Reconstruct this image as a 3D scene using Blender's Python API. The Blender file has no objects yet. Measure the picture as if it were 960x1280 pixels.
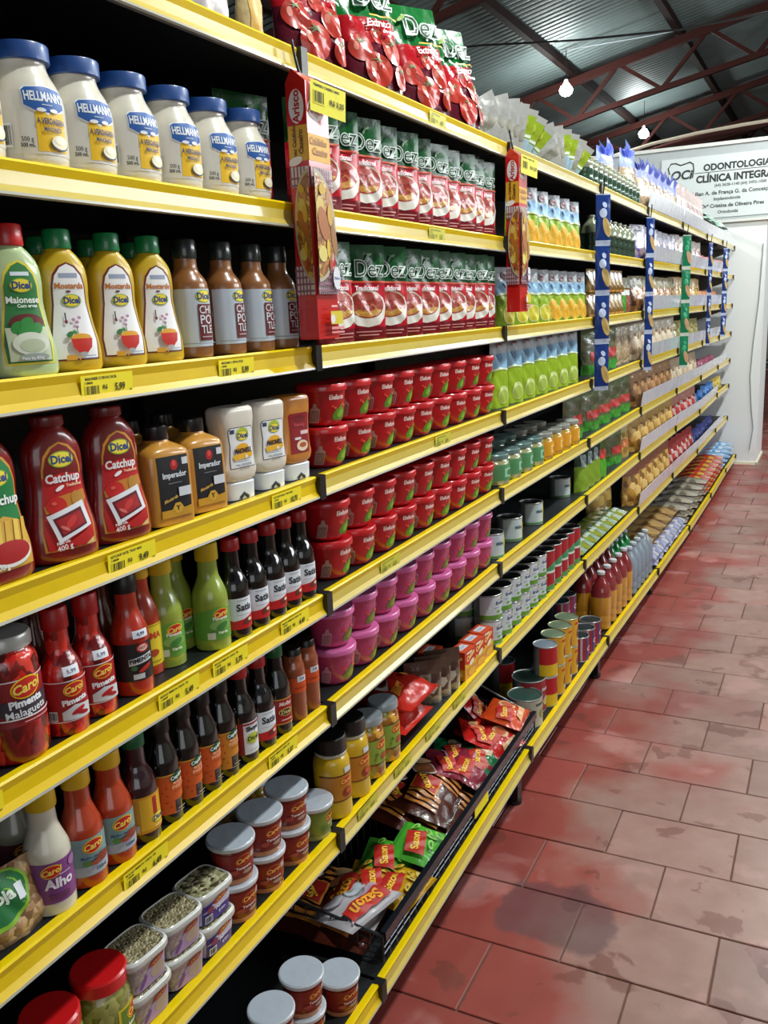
import bpy, math, random
from math import sin, cos, pi, radians as rad
from mathutils import Matrix, Vector
random.seed(7)
S = bpy.context.scene
C = S.collection

# ------------------------------------------------------------------ camera
cam = bpy.data.objects.new('camera', bpy.data.cameras.new('camera')); C.objects.link(cam); S.camera = cam
FPX = 1114.53
cam.data.sensor_fit = 'VERTICAL'; cam.data.sensor_height = 36; cam.data.lens = FPX * 36 / 1280
cam.data.clip_start = 0.02; cam.data.clip_end = 100
yaw, pitch, roll = 0.47166476, -0.22175213, -0.04340796
fw = Vector((-sin(yaw) * cos(pitch), cos(yaw) * cos(pitch), sin(pitch)))
ri = Vector((cos(yaw), sin(yaw), 0)); up = ri.cross(fw)
r2 = cos(roll) * ri + sin(roll) * up; u2 = -sin(roll) * ri + cos(roll) * up
cam.matrix_world = Matrix(((r2.x, u2.x, -fw.x, 0.758), (r2.y, u2.y, -fw.y, 0), (r2.z, u2.z, -fw.z, 1.339), (0, 0, 0, 1)))

# ------------------------------------------------------------------ world, lights, exposure
S.view_settings.view_transform = 'Standard'; S.view_settings.look = 'None'
S.view_settings.gamma = 1; S.view_settings.use_curve_mapping = False
S.view_settings.exposure = 0.42
w = bpy.data.worlds.new('world'); S.world = w; w.use_nodes = True
w.node_tree.nodes['Background'].inputs[0].default_value = (0.80, 0.88, 1.0, 1)
w.node_tree.nodes['Background'].inputs[1].default_value = 0.12

def area(name, loc, target, sx, sy, power, col=(1, 1, 1)):
    d = bpy.data.lights.new(name, 'AREA'); d.shape = 'RECTANGLE'; d.size = sx; d.size_y = sy; d.energy = power; d.color = col
    o = bpy.data.objects.new(name, d); C.objects.link(o); o.location = loc
    o.rotation_euler = (Vector(target) - Vector(loc)).to_track_quat('-Z', 'Y').to_euler()
    return o
# fill light added behind the photographer, as assumed daylight from an unseen shop entrance, and a fill light added on the right, as if from unseen open eaves
area('assumed_entrance_fill', (4.2, -3.6, 1.9), (0, 2.0, 1.2), 3.5, 2.6, 32, (0.92, 0.96, 1.0))
area('side_fill_daylight', (4.6, 6.6, 3.2), (0.3, 5.2, 0.6), 6.0, 0.9, 150, (0.92, 0.97, 1.0))
LAMPS = [(-1.68, 8.94, 3.36), (-1.52, 11.9, 3.38)]                       # the two bulbs in the photograph
LAMPS_ASSUMED = [(1.0, 1.5, 3.3), (1.1, 3.6, 3.3), (1.1, 6.4, 3.3), (-2.1, 3.0, 3.2)]  # further bulbs, unseen, assumed for the light on the shelves

# ------------------------------------------------------------------ materials
def lin(h):
    h = h.lstrip('#'); v = [int(h[i:i + 2], 16) / 255 for i in (0, 2, 4)]
    return tuple((c / 12.92 if c <= 0.04045 else ((c + 0.055) / 1.055) ** 2.4) for c in v) + (1,)
MATS = {}
def M(hexc, rough=0.4, metal=0.0, coat=0.0, bump=0.0, bscale=60, var=0.08, vscale=25, spec=0.5, name=None):
    key = (hexc, rough, metal, coat, bump, bscale, var, vscale, spec)
    if key in MATS: return MATS[key]
    m = bpy.data.materials.new(name or 'mat_' + hexc.lstrip('#')); m.use_nodes = True
    nt = m.node_tree; b = nt.nodes['Principled BSDF']
    tc = nt.nodes.new('ShaderNodeTexCoord'); n = nt.nodes.new('ShaderNodeTexNoise'); n.inputs['Scale'].default_value = vscale
    nt.links.new(tc.outputs['Object'], n.inputs['Vector'])
    mx = nt.nodes.new('ShaderNodeMix'); mx.data_type = 'RGBA'
    c = lin(hexc); mx.inputs['A'].default_value = tuple(x * (1 - var) for x in c[:3]) + (1,); mx.inputs['B'].default_value = tuple(min(1, x * (1 + var)) for x in c[:3]) + (1,)
    nt.links.new(n.outputs['Fac'], mx.inputs['Factor']); nt.links.new(mx.outputs['Result'], b.inputs['Base Color'])
    b.inputs['Roughness'].default_value = rough; b.inputs['Metallic'].default_value = metal
    b.inputs['Coat Weight'].default_value = coat; b.inputs['Coat Roughness'].default_value = 0.08
    b.inputs['Specular IOR Level'].default_value = spec
    if bump:
        n2 = nt.nodes.new('ShaderNodeTexNoise'); n2.inputs['Scale'].default_value = bscale; n2.inputs['Detail'].default_value = 3
        nt.links.new(tc.outputs['Object'], n2.inputs['Vector'])
        bp = nt.nodes.new('ShaderNodeBump'); bp.inputs['Strength'].default_value = bump; bp.inputs['Distance'].default_value = 0.004
        nt.links.new(n2.outputs['Fac'], bp.inputs['Height']); nt.links.new(bp.outputs['Normal'], b.inputs['Normal'])
        nt.links.new(bp.outputs['Normal'], b.inputs['Coat Normal'])
    MATS[key] = m; return m
def film(h, bump=0.5, bscale=55): return M(h, 0.24, 0, 0.08, bump, bscale, spec=.28)
def MIX(name, hexes, scale=120, rough=0.35, coat=0.5, bump=0.5, stretch=(1, 1, 1), kind='voronoi'):
    if name in MATS: return MATS[name]
    m = bpy.data.materials.new(name); m.use_nodes = True
    nt = m.node_tree; b = nt.nodes['Principled BSDF']
    tc = nt.nodes.new('ShaderNodeTexCoord'); mp = nt.nodes.new('ShaderNodeMapping'); mp.inputs['Scale'].default_value = stretch
    nt.links.new(tc.outputs['Object'], mp.inputs['Vector'])
    cr = nt.nodes.new('ShaderNodeValToRGB'); cr.color_ramp.interpolation = 'CONSTANT' if kind == 'voronoi' else 'LINEAR'
    if kind == 'voronoi':
        v = nt.nodes.new('ShaderNodeTexVoronoi'); v.inputs['Scale'].default_value = scale
        nt.links.new(mp.outputs['Vector'], v.inputs['Vector'])
        sp = nt.nodes.new('ShaderNodeSeparateColor'); nt.links.new(v.outputs['Color'], sp.inputs['Color']); nt.links.new(sp.outputs['Red'], cr.inputs['Fac']); hgt = v.outputs['Distance']; inv = True
    else:
        v = nt.nodes.new('ShaderNodeTexNoise'); v.inputs['Scale'].default_value = scale; v.inputs['Detail'].default_value = 4; v.inputs['Distortion'].default_value = 1.0
        nt.links.new(mp.outputs['Vector'], v.inputs['Vector']); nt.links.new(v.outputs['Fac'], cr.inputs['Fac']); hgt = v.outputs['Fac']
    n = len(hexes); lo, hi = (0, 1) if kind == 'voronoi' else (0.32, 0.68)
    while len(cr.color_ramp.elements) < n: cr.color_ramp.elements.new(0.5)
    for i, hx in enumerate(hexes):
        cr.color_ramp.elements[i].position = lo + (hi - lo) * i / (n if kind == 'voronoi' else max(1, n - 1)); cr.color_ramp.elements[i].color = lin(hx)
    nt.links.new(cr.outputs['Color'], b.inputs['Base Color'])
    bp = nt.nodes.new('ShaderNodeBump'); bp.inputs['Strength'].default_value = bump; bp.inputs['Distance'].default_value = 0.003; bp.invert = kind == 'voronoi'
    nt.links.new(hgt, bp.inputs['Height']); nt.links.new(bp.outputs['Normal'], b.inputs['Normal'])
    n3 = nt.nodes.new('ShaderNodeTexNoise'); n3.inputs['Scale'].default_value = 45; nt.links.new(tc.outputs['Object'], n3.inputs['Vector'])
    b3 = nt.nodes.new('ShaderNodeBump'); b3.inputs['Strength'].default_value = 0.6; b3.inputs['Distance'].default_value = 0.004
    nt.links.new(n3.outputs['Fac'], b3.inputs['Height']); nt.links.new(b3.outputs['Normal'], b.inputs['Coat Normal'])
    b.inputs['Roughness'].default_value = rough; b.inputs['Coat Weight'].default_value = coat; b.inputs['Coat Roughness'].default_value = 0.1
    MATS[name] = m; return m
def CLEAR(name, tint='#ffffff', mixf=0.75, rough=0.1):
    if name in MATS: return MATS[name]
    m = bpy.data.materials.new(name); m.use_nodes = True; nt = m.node_tree; nt.nodes.clear()
    o = nt.nodes.new('ShaderNodeOutputMaterial'); t = nt.nodes.new('ShaderNodeBsdfTransparent'); t.inputs[0].default_value = lin(tint)
    g = nt.nodes.new('ShaderNodeBsdfPrincipled'); g.inputs['Roughness'].default_value = rough; g.inputs['Base Color'].default_value = lin(tint)
    tc = nt.nodes.new('ShaderNodeTexCoord'); n = nt.nodes.new('ShaderNodeTexNoise'); n.inputs['Scale'].default_value = 30
    nt.links.new(tc.outputs['Object'], n.inputs['Vector'])
    bp = nt.nodes.new('ShaderNodeBump'); bp.inputs['Strength'].default_value = 0.2; bp.inputs['Distance'].default_value = 0.002
    nt.links.new(n.outputs['Fac'], bp.inputs['Height']); nt.links.new(bp.outputs['Normal'], g.inputs['Normal'])
    x = nt.nodes.new('ShaderNodeMixShader'); x.inputs[0].default_value = 1 - mixf
    nt.links.new(t.outputs[0], x.inputs[1]); nt.links.new(g.outputs[0], x.inputs[2]); nt.links.new(x.outputs[0], o.inputs[0])
    MATS[name] = m; return m

# ------------------------------------------------------------------ objects
def link(o, parent=None):
    C.objects.link(o)
    if parent is not None: o.parent = parent
    return o
def mesh_obj(name, verts, faces, mats, parent=None, fm=None, smooth=True, angle=40):
    me = bpy.data.meshes.new(name); me.from_pydata(verts, [], faces)
    if not isinstance(mats, (list, tuple)): mats = [mats]
    for m in mats: me.materials.append(m)
    if fm: me.polygons.foreach_set('material_index', fm)
    if smooth:
        me.polygons.foreach_set('use_smooth', [True] * len(me.polygons)); me.set_sharp_from_angle(angle=rad(angle))
    me.update()
    return link(bpy.data.objects.new(name, me), parent)
def tag(o, label=None, cat=None, group=None, kind=None):
    if label: o['label'] = label
    if cat: o['category'] = cat
    if group: o['group'] = group
    if kind: o['kind'] = kind
    return o
def empty(name, loc=(0, 0, 0), rz=0):
    o = bpy.data.objects.new(name, None); o.empty_display_size = 0.02; o.location = loc; o.rotation_euler = (0, 0, rz); return link(o)
def copy_tree(o, parent=None):
    c = o.copy(); C.objects.link(c)
    if parent is not None: c.parent = parent
    for ch in list(KIDS.get(o.name, ())) or [x for x in o.children]: copy_tree(ch, c)
    return c
KIDS = {}
class MB:
    def __init__(s): s.v = []; s.f = []; s.m = []
    def add(s, vs, fs, mi=0):
        b = len(s.v); s.v += [tuple(x) for x in vs]; s.f += [tuple(i + b for i in f) for f in fs]; s.m += [mi] * len(fs)
    def box(s, a, b, mi=0, mtx=None):
        (x0, y0, z0), (x1, y1, z1) = a, b
        vs = [(x0, y0, z0), (x1, y0, z0), (x1, y1, z0), (x0, y1, z0), (x0, y0, z1), (x1, y0, z1), (x1, y1, z1), (x0, y1, z1)]
        if mtx: vs = [mtx @ Vector(p) for p in vs]
        s.add(vs, [(0, 3, 2, 1), (4, 5, 6, 7), (0, 1, 5, 4), (1, 2, 6, 5), (2, 3, 7, 6), (3, 0, 4, 7)], mi)
    def beam(s, a, b, w, h, mi=0, upv=(0, 0, 1)):
        a, b = Vector(a), Vector(b); d = (b - a).normalized(); u = Vector(upv); sd = d.cross(u).normalized(); u = sd.cross(d)
        vs = []
        for p in (a, b):
            for q in ((-1, -1), (1, -1), (1, 1), (-1, 1)): vs.append(p + sd * q[0] * w / 2 + u * q[1] * h / 2)
        s.add(vs, [(0, 1, 2, 3), (7, 6, 5, 4), (0, 4, 5, 1), (1, 5, 6, 2), (2, 6, 7, 3), (3, 7, 4, 0)], mi)
    def tube(s, pts, r, n=8, mi=0, cap=True):
        pts = [Vector(p) for p in pts]; rings = []
        pu = Vector((0, 0, 1))
        for i, p in enumerate(pts):
            d = (pts[min(i + 1, len(pts) - 1)] - pts[max(i - 1, 0)]).normalized()
            u = pu if abs(d.dot(pu)) < 0.95 else Vector((1, 0, 0)); sd = d.cross(u).normalized(); uu = sd.cross(d)
            rings.append([p + (sd * cos(2 * pi * k / n) + uu * sin(2 * pi * k / n)) * r for k in range(n)])
        vs = [q for rg in rings for q in rg]; fs = []
        for i in range(len(pts) - 1):
            for k in range(n): fs.append((i * n + k, i * n + (k + 1) % n, (i + 1) * n + (k + 1) % n, (i + 1) * n + k))
        if cap: fs += [tuple(range(n))[::-1], tuple((len(pts) - 1) * n + k for k in range(n))]
        s.add(vs, fs, mi)
    def prism(s, prof, A, B, mi=0, caps=True, ms=None):
        # prof: (x, z) offsets; swept from point A to point B
        n = len(prof); vs = [(A[0] + x, A[1], A[2] + z) for x, z in prof] + [(B[0] + x, B[1], B[2] + z) for x, z in prof]
        for i in range(n):
            j = (i + 1) % n; s.add([vs[i], vs[j], vs[n + j], vs[n + i]], [(0, 1, 2, 3)], ms[i] if ms else mi)
        if caps: s.add(vs[:n], [tuple(range(n))], mi); s.add(vs[n:], [tuple(range(n))[::-1]], mi)
    def build(s, name, mats, parent=None, smooth=False, angle=40): return mesh_obj(name, s.v, s.f, mats, parent, s.m, smooth, angle)

mm = 0.001
def cat_rings(R, k=3):
    out = []
    for i in range(len(R) - 1):
        p0, p1, p2, p3 = R[max(i - 1, 0)], R[i], R[i + 1], R[min(i + 2, len(R) - 1)]
        for j in range(k):
            t = j / k; out.append(tuple(0.5 * (2 * b + (c - a) * t + (2 * a - 5 * b + 4 * c - d) * t * t + (3 * b - a - 3 * c + d) * t ** 3) for a, b, c, d in zip(p0, p1, p2, p3)))
    out.append(R[-1]); return out
class Loft:
    """rings (z, ry, rx, n) in mm: superellipse sections; front faces +X"""
    def __init__(s, rings, N=28, smooth=0, z0=0):
        R = []
        for r in rings:
            if len(r) == 2: r = (r[0], r[1], r[1], 2.0)
            R.append(tuple(float(x) for x in r))
        s.R = cat_rings(R, smooth) if smooth else R
        s.N = N; s.off = z0
    def sec(s, v):
        R = s.R
        if v <= R[0][0]: return R[0][1:]
        for a, b in zip(R, R[1:]):
            if v <= b[0]:
                t = (v - a[0]) / max(1e-6, b[0] - a[0]); return tuple(x + (y - x) * t for x, y in zip(a[1:], b[1:]))
        return R[-1][1:]
    def pt(s, th, ry, rx, n, z):
        c, q = cos(th), sin(th); e = 2.0 / n
        return (math.copysign(abs(c) ** e, c) * rx * mm, math.copysign(abs(q) ** e, q) * ry * mm, z * mm)
    def S(s, u, v, h):
        ry, rx, n = s.sec(v); ry += h; rx += h
        if n > 2.2 or rx / ry < 0.8:
            y = max(-ry * 0.995, min(ry * 0.995, u)); x = rx * (1 - abs(y / ry) ** n) ** (1 / n)
            return (x * mm, y * mm, v * mm)
        th = u / (ry - h); return (rx * cos(th) * mm, ry * sin(th) * mm, v * mm)
    def mesh(s, name, mats, parent=None, cap_top=True, cap_bot=True, bands=None, angle=35):
        V = []; F = []; fm = []; N = s.N
        for (z, ry, rx, n) in s.R: V += [s.pt(2 * pi * k / N, ry, rx, n, z) for k in range(N)]
        for i in range(len(s.R) - 1):
            zc = (s.R[i][0] + s.R[i + 1][0]) / 2; mi = 0
            if bands:
                for zt, b in bands:
                    if zc < zt: mi = b; break
            for k in range(N): F.append((i * N + k, i * N + (k + 1) % N, (i + 1) * N + (k + 1) % N, (i + 1) * N + k)); fm.append(mi)
        if cap_bot: F.append(tuple(range(N))[::-1]); fm.append(bands[0][1] if bands else 0)
        if cap_top: F.append(tuple((len(s.R) - 1) * N + k for k in range(N))); fm.append(bands[-1][1] if bands else 0)
        return mesh_obj(name, V, F, mats, parent, fm, True, angle)
class Pouch:
    """soft bag W x H x T mm; front faces +X. stand: fat at the bottom; else pillow"""
    def __init__(s, W, H, T, stand=True, seed=0, rip=1.2, lean=0, taper=0):
        s.W, s.H, s.T, s.stand, s.rip, s.lean, s.tp = W, H, T, stand, rip, lean, taper
        r = random.Random(seed); s.ph = [(r.uniform(0, 6), r.uniform(0, 6), r.uniform(0.6, 1.4)) for _ in range(4)]
    def thick(s, u, v):
        a = max(0, 1 - abs(2 * u / s.W) ** 3.2) ** 0.75; q = min(1, max(0, v / s.H))
        if s.stand: g = max(0.0, 1 - max(0, (q - 0.25) / 0.67)) ** 0.8 if q > 0.25 else 1 - 0.15 * (1 - q / 0.25) ** 2
        else:
            e = min(q, 1 - q) / 0.5; e = max(0, (e - 0.1) / 0.9); g = 1 - (1 - e) ** 2.4
        return s.T / 2 * a * g
    def rp(s, u, v):
        p = s.ph; edge = min(1, (s.W / 2 - abs(u)) / (s.W * 0.15))
        return s.rip * max(0, edge) * (sin(u * 0.11 * p[0][2] + v * 0.05 + p[0][0]) * sin(v * 0.09 * p[1][2] + p[1][0]) + 0.5 * sin(u * 0.21 + v * 0.13 * p[2][2] + p[2][1]))
    def S(s, u, v, h, side=1):
        t = s.thick(u, v); x = side * (t + 0.2) + (s.rp(u, v) if side > 0 else -s.rp(u, v) * 0.4) * min(1, t / 3 + 0.15) + h
        if s.lean: x += s.lean * (v / s.H) ** 2
        sc = 1 - s.tp * (v / s.H)
        return (x * mm, u * sc * mm, v * mm)
    def mesh(s, name, mats, parent=None, bands=None, nu=12, nv=16):
        vs_ = [s.H * i / nv for i in range(nv + 1)]
        if bands:
            for b, _ in bands[:-1]: vs_.append(b)
            vs_ = sorted(set(round(x, 2) for x in vs_))
        nv = len(vs_) - 1; V = []; F = []; fm = []
        for side in (1, -1):
            for v in vs_:
                for i in range(nu + 1):
                    u = -s.W / 2 + s.W * i / nu; V.append(s.S(u, v, 0, side))
        off = (nv + 1) * (nu + 1)
        for j in range(nv):
            zc = (vs_[j] + vs_[j + 1]) / 2; mi = 0
            if bands:
                for zt, b in bands:
                    if zc < zt: mi = b; break
            for i in range(nu):
                a = j * (nu + 1) + i; F.append((a, a + 1, a + nu + 2, a + nu + 1)); fm.append(mi)
                F.append((off + a, off + a + nu + 1, off + a + nu + 2, off + a + 1)); fm.append(mi)
            for i in (0, nu):
                a = j * (nu + 1) + i; q = (a, a + nu + 1, off + a + nu + 1, off + a); F.append(q if i == 0 else q[::-1]); fm.append(mi)
        F.append(tuple(range(nu + 1)) + tuple(off + i for i in range(nu, -1, -1))); fm.append(bands[0][1] if bands else 0)
        t = nv * (nu + 1); F.append(tuple(t + i for i in range(nu, -1, -1)) + tuple(off + t + i for i in range(nu + 1))); fm.append(bands[-1][1] if bands else 0)
        return mesh_obj(name, V, F, mats, parent, fm, True, 50)
class Plane:
    """flat decal carrier: origin, u axis, v axis, normal (metres)"""
    def __init__(s, o, u, v): s.o = Vector(o); s.u = Vector(u).normalized(); s.v = Vector(v).normalized(); s.n = s.u.cross(s.v)
    def S(s, u, v, h): return tuple(s.o + s.u * u * mm + s.v * v * mm + s.n * h * mm)
TXT = {}
def text_mesh(t, bold=0.035, shear=0.0, res=1):
    if 'g' in t.split(' ')[-1]: bold = min(bold, .012)
    key = (t, bold, shear, res)
    if key in TXT: return TXT[key]
    cu = bpy.data.curves.new('t', 'FONT'); cu.body = t; cu.size = 1; cu.offset = bold; cu.shear = shear; cu.resolution_u = res; cu.align_x = 'CENTER'; cu.align_y = 'CENTER'
    o = bpy.data.objects.new('t', cu); C.objects.link(o); bpy.context.view_layer.update()
    me = o.evaluated_get(bpy.context.evaluated_depsgraph_get()).to_mesh()
    r = ([(v.co.x, v.co.y) for v in me.vertices], [tuple(p.vertices) for p in me.polygons])
    bpy.data.objects.remove(o); bpy.data.curves.remove(cu); TXT[key] = r; return r
class Dec:
    def __init__(s, surf, h0=0.3, dh=0.22, cell=4.0): s.f = surf; s.h = h0; s.dh = dh; s.cell = cell; s.mb = MB(); s.mats = []; s.ix = {}
    def mi(s, m):
        if isinstance(m, str): m = M(m, 0.45)
        if m.name not in s.ix: s.ix[m.name] = len(s.mats); s.mats.append(m)
        return s.ix[m.name]
    def put(s, P, F, m): s.mb.add([s.f.S(u, v, s.h) for u, v in P], F, s.mi(m)); s.h += s.dh; return s
    def rect(s, u0, v0, u1, v1, m):
        nu = max(1, math.ceil((u1 - u0) / s.cell)); nv = max(1, math.ceil((v1 - v0) / s.cell))
        P = [(u0 + (u1 - u0) * i / nu, v0 + (v1 - v0) * j / nv) for j in range(nv + 1) for i in range(nu + 1)]
        return s.put(P, [(j * (nu + 1) + i, j * (nu + 1) + i + 1, (j + 1) * (nu + 1) + i + 1, (j + 1) * (nu + 1) + i) for j in range(nv) for i in range(nu)], m)
    def poly(s, pts, m, c=None):
        D = []
        for a, b in zip(pts, pts[1:] + pts[:1]):
            k = max(1, math.ceil(math.hypot(b[0] - a[0], b[1] - a[1]) / s.cell))
            D += [(a[0] + (b[0] - a[0]) * i / k, a[1] + (b[1] - a[1]) * i / k) for i in range(k)]
        cx, cy = c or (sum(p[0] for p in D) / len(D), sum(p[1] for p in D) / len(D))
        R = max(math.hypot(p[0] - cx, p[1] - cy) for p in D); k = max(1, math.ceil(R / (s.cell * 1.3))); n = len(D)
        P = [(cx, cy)] + [(cx + (p[0] - cx) * j / k, cy + (p[1] - cy) * j / k) for j in range(1, k + 1) for p in D]
        F = [(0, 1 + i, 1 + (i + 1) % n) for i in range(n)]
        for j in range(k - 1):
            a, b = 1 + j * n, 1 + (j + 1) * n; F += [(a + i, b + i, b + (i + 1) % n, a + (i + 1) % n) for i in range(n)]
        return s.put(P, F, m)
    clamp = None
    def ell(s, cu, cv, ru, rv, m, ang=0, n=20):
        c, q = cos(rad(ang)), sin(rad(ang)); pts = []
        if s.clamp: cu = max(-s.clamp, min(s.clamp, cu))
        for i in range(n):
            x, y = ru * cos(2 * pi * i / n), rv * sin(2 * pi * i / n); pts.append((cu + x * c - y * q, cv + x * q + y * c))
        if s.clamp: pts = [(max(-s.clamp, min(s.clamp, p)), r_) for p, r_ in pts]
        return s.poly(pts, m)
    def text(s, t, cu, cv, size, m, ang=0, xs=1.0, bold=0.035, shear=0.0):
        V, F = text_mesh(t, bold, shear, 3 if size > 15 else 2); c, q = cos(rad(ang)), sin(rad(ang))
        return s.put([(cu + (x * xs * c - y * q) * size, cv + (x * xs * q + y * c) * size) for x, y in V], F, m)
    def barcode(s, u, v, w_, h_, m='#222222', bg='#e8e8e8'):
        s.rect(u, v, u + w_, v + h_, bg); r = random.Random(3); x = u + w_ * 0.06; P = []; F = []
        while x < u + w_ * 0.93:
            b = w_ * r.choice((0.02, 0.04, 0.06)); k = len(P); P += [(x, v + h_ * 0.1), (x + b, v + h_ * 0.1), (x + b, v + h_ * 0.9), (x, v + h_ * 0.9)]; F.append((k, k + 1, k + 2, k + 3)); x += b + w_ * r.choice((0.02, 0.03, 0.05))
        return s.put(P, F, m)
    def build(s, name, parent): return mesh_obj(name, s.mb.v, s.mb.f, s.mats, parent, s.mb.m, True, 30)

ORD = ['first', 'second', 'third', 'fourth', 'fifth', 'sixth', 'seventh', 'eighth', 'ninth', 'tenth', 'eleventh', 'twelfth']
PROTO = {}
def inst(kind, fn, loc, label, cat, group=None, rot=(0, 0, 0)):
    """first call builds the thing with its parts, later calls copy it with its parts"""
    if kind not in PROTO: o = fn(); PROTO[kind] = o
    else: o = copy_tree(PROTO[kind])
    o.location = loc; o.rotation_euler = rot
    if len(label.replace('-', ' ').split()) > 15: label = label.replace('from the left', 'from left').replace(' in the ', ' in ')
    o['label'] = label; o['category'] = cat
    if group: o['group'] = group
    elif 'group' in o: del o['group']
    return o

# ------------------------------------------------------------------ floor
def floor_mat(name, far=False):
    m = bpy.data.materials.new(name); m.use_nodes = True; nt = m.node_tree; b = nt.nodes['Principled BSDF']; N = nt.nodes.new; L = nt.links.new
    g = N('ShaderNodeNewGeometry'); pos = g.outputs['Position']
    def noise(sc, det=4, dist=0.0):
        n = N('ShaderNodeTexNoise'); n.inputs['Scale'].default_value = sc; n.inputs['Detail'].default_value = det; n.inputs['Distortion'].default_value = dist; L(pos, n.inputs['Vector']); return n.outputs['Fac']
    def ramp(f, a, c0, c1, b_=None):
        r = N('ShaderNodeValToRGB'); r.color_ramp.elements[0].position = a; r.color_ramp.elements[1].position = b_ or a + 0.04
        r.color_ramp.elements[0].color = c0; r.color_ramp.elements[1].color = c1; L(f, r.inputs['Fac']); return r.outputs['Color']
    def mixc(f, a, c):
        x = N('ShaderNodeMix'); x.data_type = 'RGBA'; L(f, x.inputs['Factor'])
        for s_, k in ((a, 'A'), (c, 'B')):
            if isinstance(s_, str): x.inputs[k].default_value = lin(s_)
            else: L(s_, x.inputs[k])
        return x.outputs['Result']
    def math_(op, a, c):
        x = N('ShaderNodeMath'); x.operation = op
        for i, s_ in enumerate((a, c)):
            if isinstance(s_, (int, float)): x.inputs[i].default_value = s_
            else: L(s_, x.inputs[i])
        return x.outputs[0]
    W0, W1 = (0, 0, 0, 1), (1, 1, 1, 1)
    sx = N('ShaderNodeSeparateXYZ'); L(pos, sx.inputs[0])
    wear_glare = math_('ADD', noise(2.6, 5), math_('MULTIPLY', math_('SUBTRACT', sx.outputs['X'], 0.28), 0.75))  # worn paint, with floor glare toward the aisle painted in as paler clay
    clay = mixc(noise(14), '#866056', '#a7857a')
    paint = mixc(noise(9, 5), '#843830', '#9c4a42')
    col = mixc(ramp(wear_glare, 0.42, W0, W1, 0.60), paint, clay)
    fl = math_('MULTIPLY', ramp(noise(8, 7, 0.25), 0.60, W0, W1, 0.625), 0.6); col = mixc(fl, col, '#6a3a30')
    pk = math_('MULTIPLY', ramp(noise(4.5, 7, 0.3), 0.57, W0, W1, 0.64), 0.32); col = mixc(pk, col, '#c99a94')
    oi = N('ShaderNodeObjectInfo'); hs = N('ShaderNodeHueSaturation'); L(col, hs.inputs['Color'])
    L(math_('ADD', math_('MULTIPLY', oi.outputs['Random'], 0.30), 0.86), hs.inputs['Value']); col = hs.outputs['Color']
    # the greasy dark stain near the shelves, ragged outline
    mp = N('ShaderNodeMapping'); mp.vector_type = 'POINT'; mp.inputs['Location'].default_value = (-0.270, -1.72, 0)
    L(pos, mp.inputs['Vector'])
    m2 = N('ShaderNodeMapping'); m2.inputs['Scale'].default_value = (6.9, 7.6, 0); L(mp.outputs[0], m2.inputs['Vector'])
    ln = N('ShaderNodeVectorMath'); ln.operation = 'LENGTH'; L(m2.outputs[0], ln.inputs[0])
    dd = math_('ADD', ln.outputs['Value'], math_('MULTIPLY', math_('SUBTRACT', noise(9, 5), 0.5), 1.0))
    st = ramp(dd, 0.80, (0.6,) * 3 + (1,), W0, 0.92); col = mixc(st, col, mixc(noise(12), '#4c2b33', '#5a474e'))
    if far:
        br = N('ShaderNodeTexBrick'); br.inputs['Scale'].default_value = 1; br.inputs['Brick Width'].default_value = 0.293; br.inputs['Row Height'].default_value = 0.2085; br.inputs['Mortar Size'].default_value = 0.003
        br.inputs['Color1'].default_value = (1, 1, 1, 1); br.inputs['Color2'].default_value = (0.8, 0.8, 0.8, 1); br.inputs['Mortar'].default_value = (0.3, 0.3, 0.3, 1); L(pos, br.inputs['Vector'])
        x = N('ShaderNodeMix'); x.data_type = 'RGBA'; x.blend_type = 'MULTIPLY'; x.inputs['Factor'].default_value = 1; L(col, x.inputs['A']); L(br.outputs['Color'], x.inputs['B']); col = x.outputs['Result']
    L(col, b.inputs['Base Color'])
    rr = N('ShaderNodeMapRange'); L(noise(6, 5), rr.inputs['Value']); rr.inputs['To Min'].default_value = 0.22; rr.inputs['To Max'].default_value = 0.5; L(rr.outputs[0], b.inputs['Roughness'])
    bp = N('ShaderNodeBump'); bp.inputs['Strength'].default_value = 0.25; bp.inputs['Distance'].default_value = 0.003; L(noise(18, 5), bp.inputs['Height']); L(bp.outputs[0], b.inputs['Normal'])
    return m
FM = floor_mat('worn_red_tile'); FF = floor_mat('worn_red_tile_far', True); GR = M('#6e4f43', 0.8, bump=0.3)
fb = MB()
fb.box((-7, -5, -0.08), (6.5, 8.45, -0.004), 0); fb.box((-7, 8.45, -0.08), (6.5, 18, 0), 1)
floor = tag(fb.build('floor', [GR, FF]), kind='structure')
def tile_mesh():
    m_ = MB(); a, b_, t, bv = 0.1445, 0.1022, 0.0, 0.0016
    vs = [(-a, -b_, -0.006), (a, -b_, -0.006), (a, b_, -0.006), (-a, b_, -0.006), (-a, -b_, -bv), (a, -b_, -bv), (a, b_, -bv), (-a, b_, -bv), (-a + bv, -b_ + bv, 0), (a - bv, -b_ + bv, 0), (a - bv, b_ - bv, 0), (-a + bv, b_ - bv, 0)]
    m_.add(vs, [(0, 1, 5, 4), (1, 2, 6, 5), (2, 3, 7, 6), (3, 0, 4, 7), (4, 5, 9, 8), (5, 6, 10, 9), (6, 7, 11, 10), (7, 4, 8, 11), (8, 9, 10, 11)])
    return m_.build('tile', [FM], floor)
t0 = tile_mesh(); first = True
for k in range(-4, 33):
    yc = 1.577 + 0.2085 * (k + 0.5); off = 0.317 if k % 2 == 0 else 0.1705
    for n in range(-1, 7 if k < 14 else 5):
        xc = off + 0.293 * (n - 0.5)
        if first: t = t0; first = False
        else: t = t0.copy(); C.objects.link(t); t.parent = floor
        t.location = (xc, yc, random.uniform(-0.0007, 0.0007)); t.rotation_euler = (random.uniform(-.002, .002), random.uniform(-.002, .002), random.uniform(-.004, .004))

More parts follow.
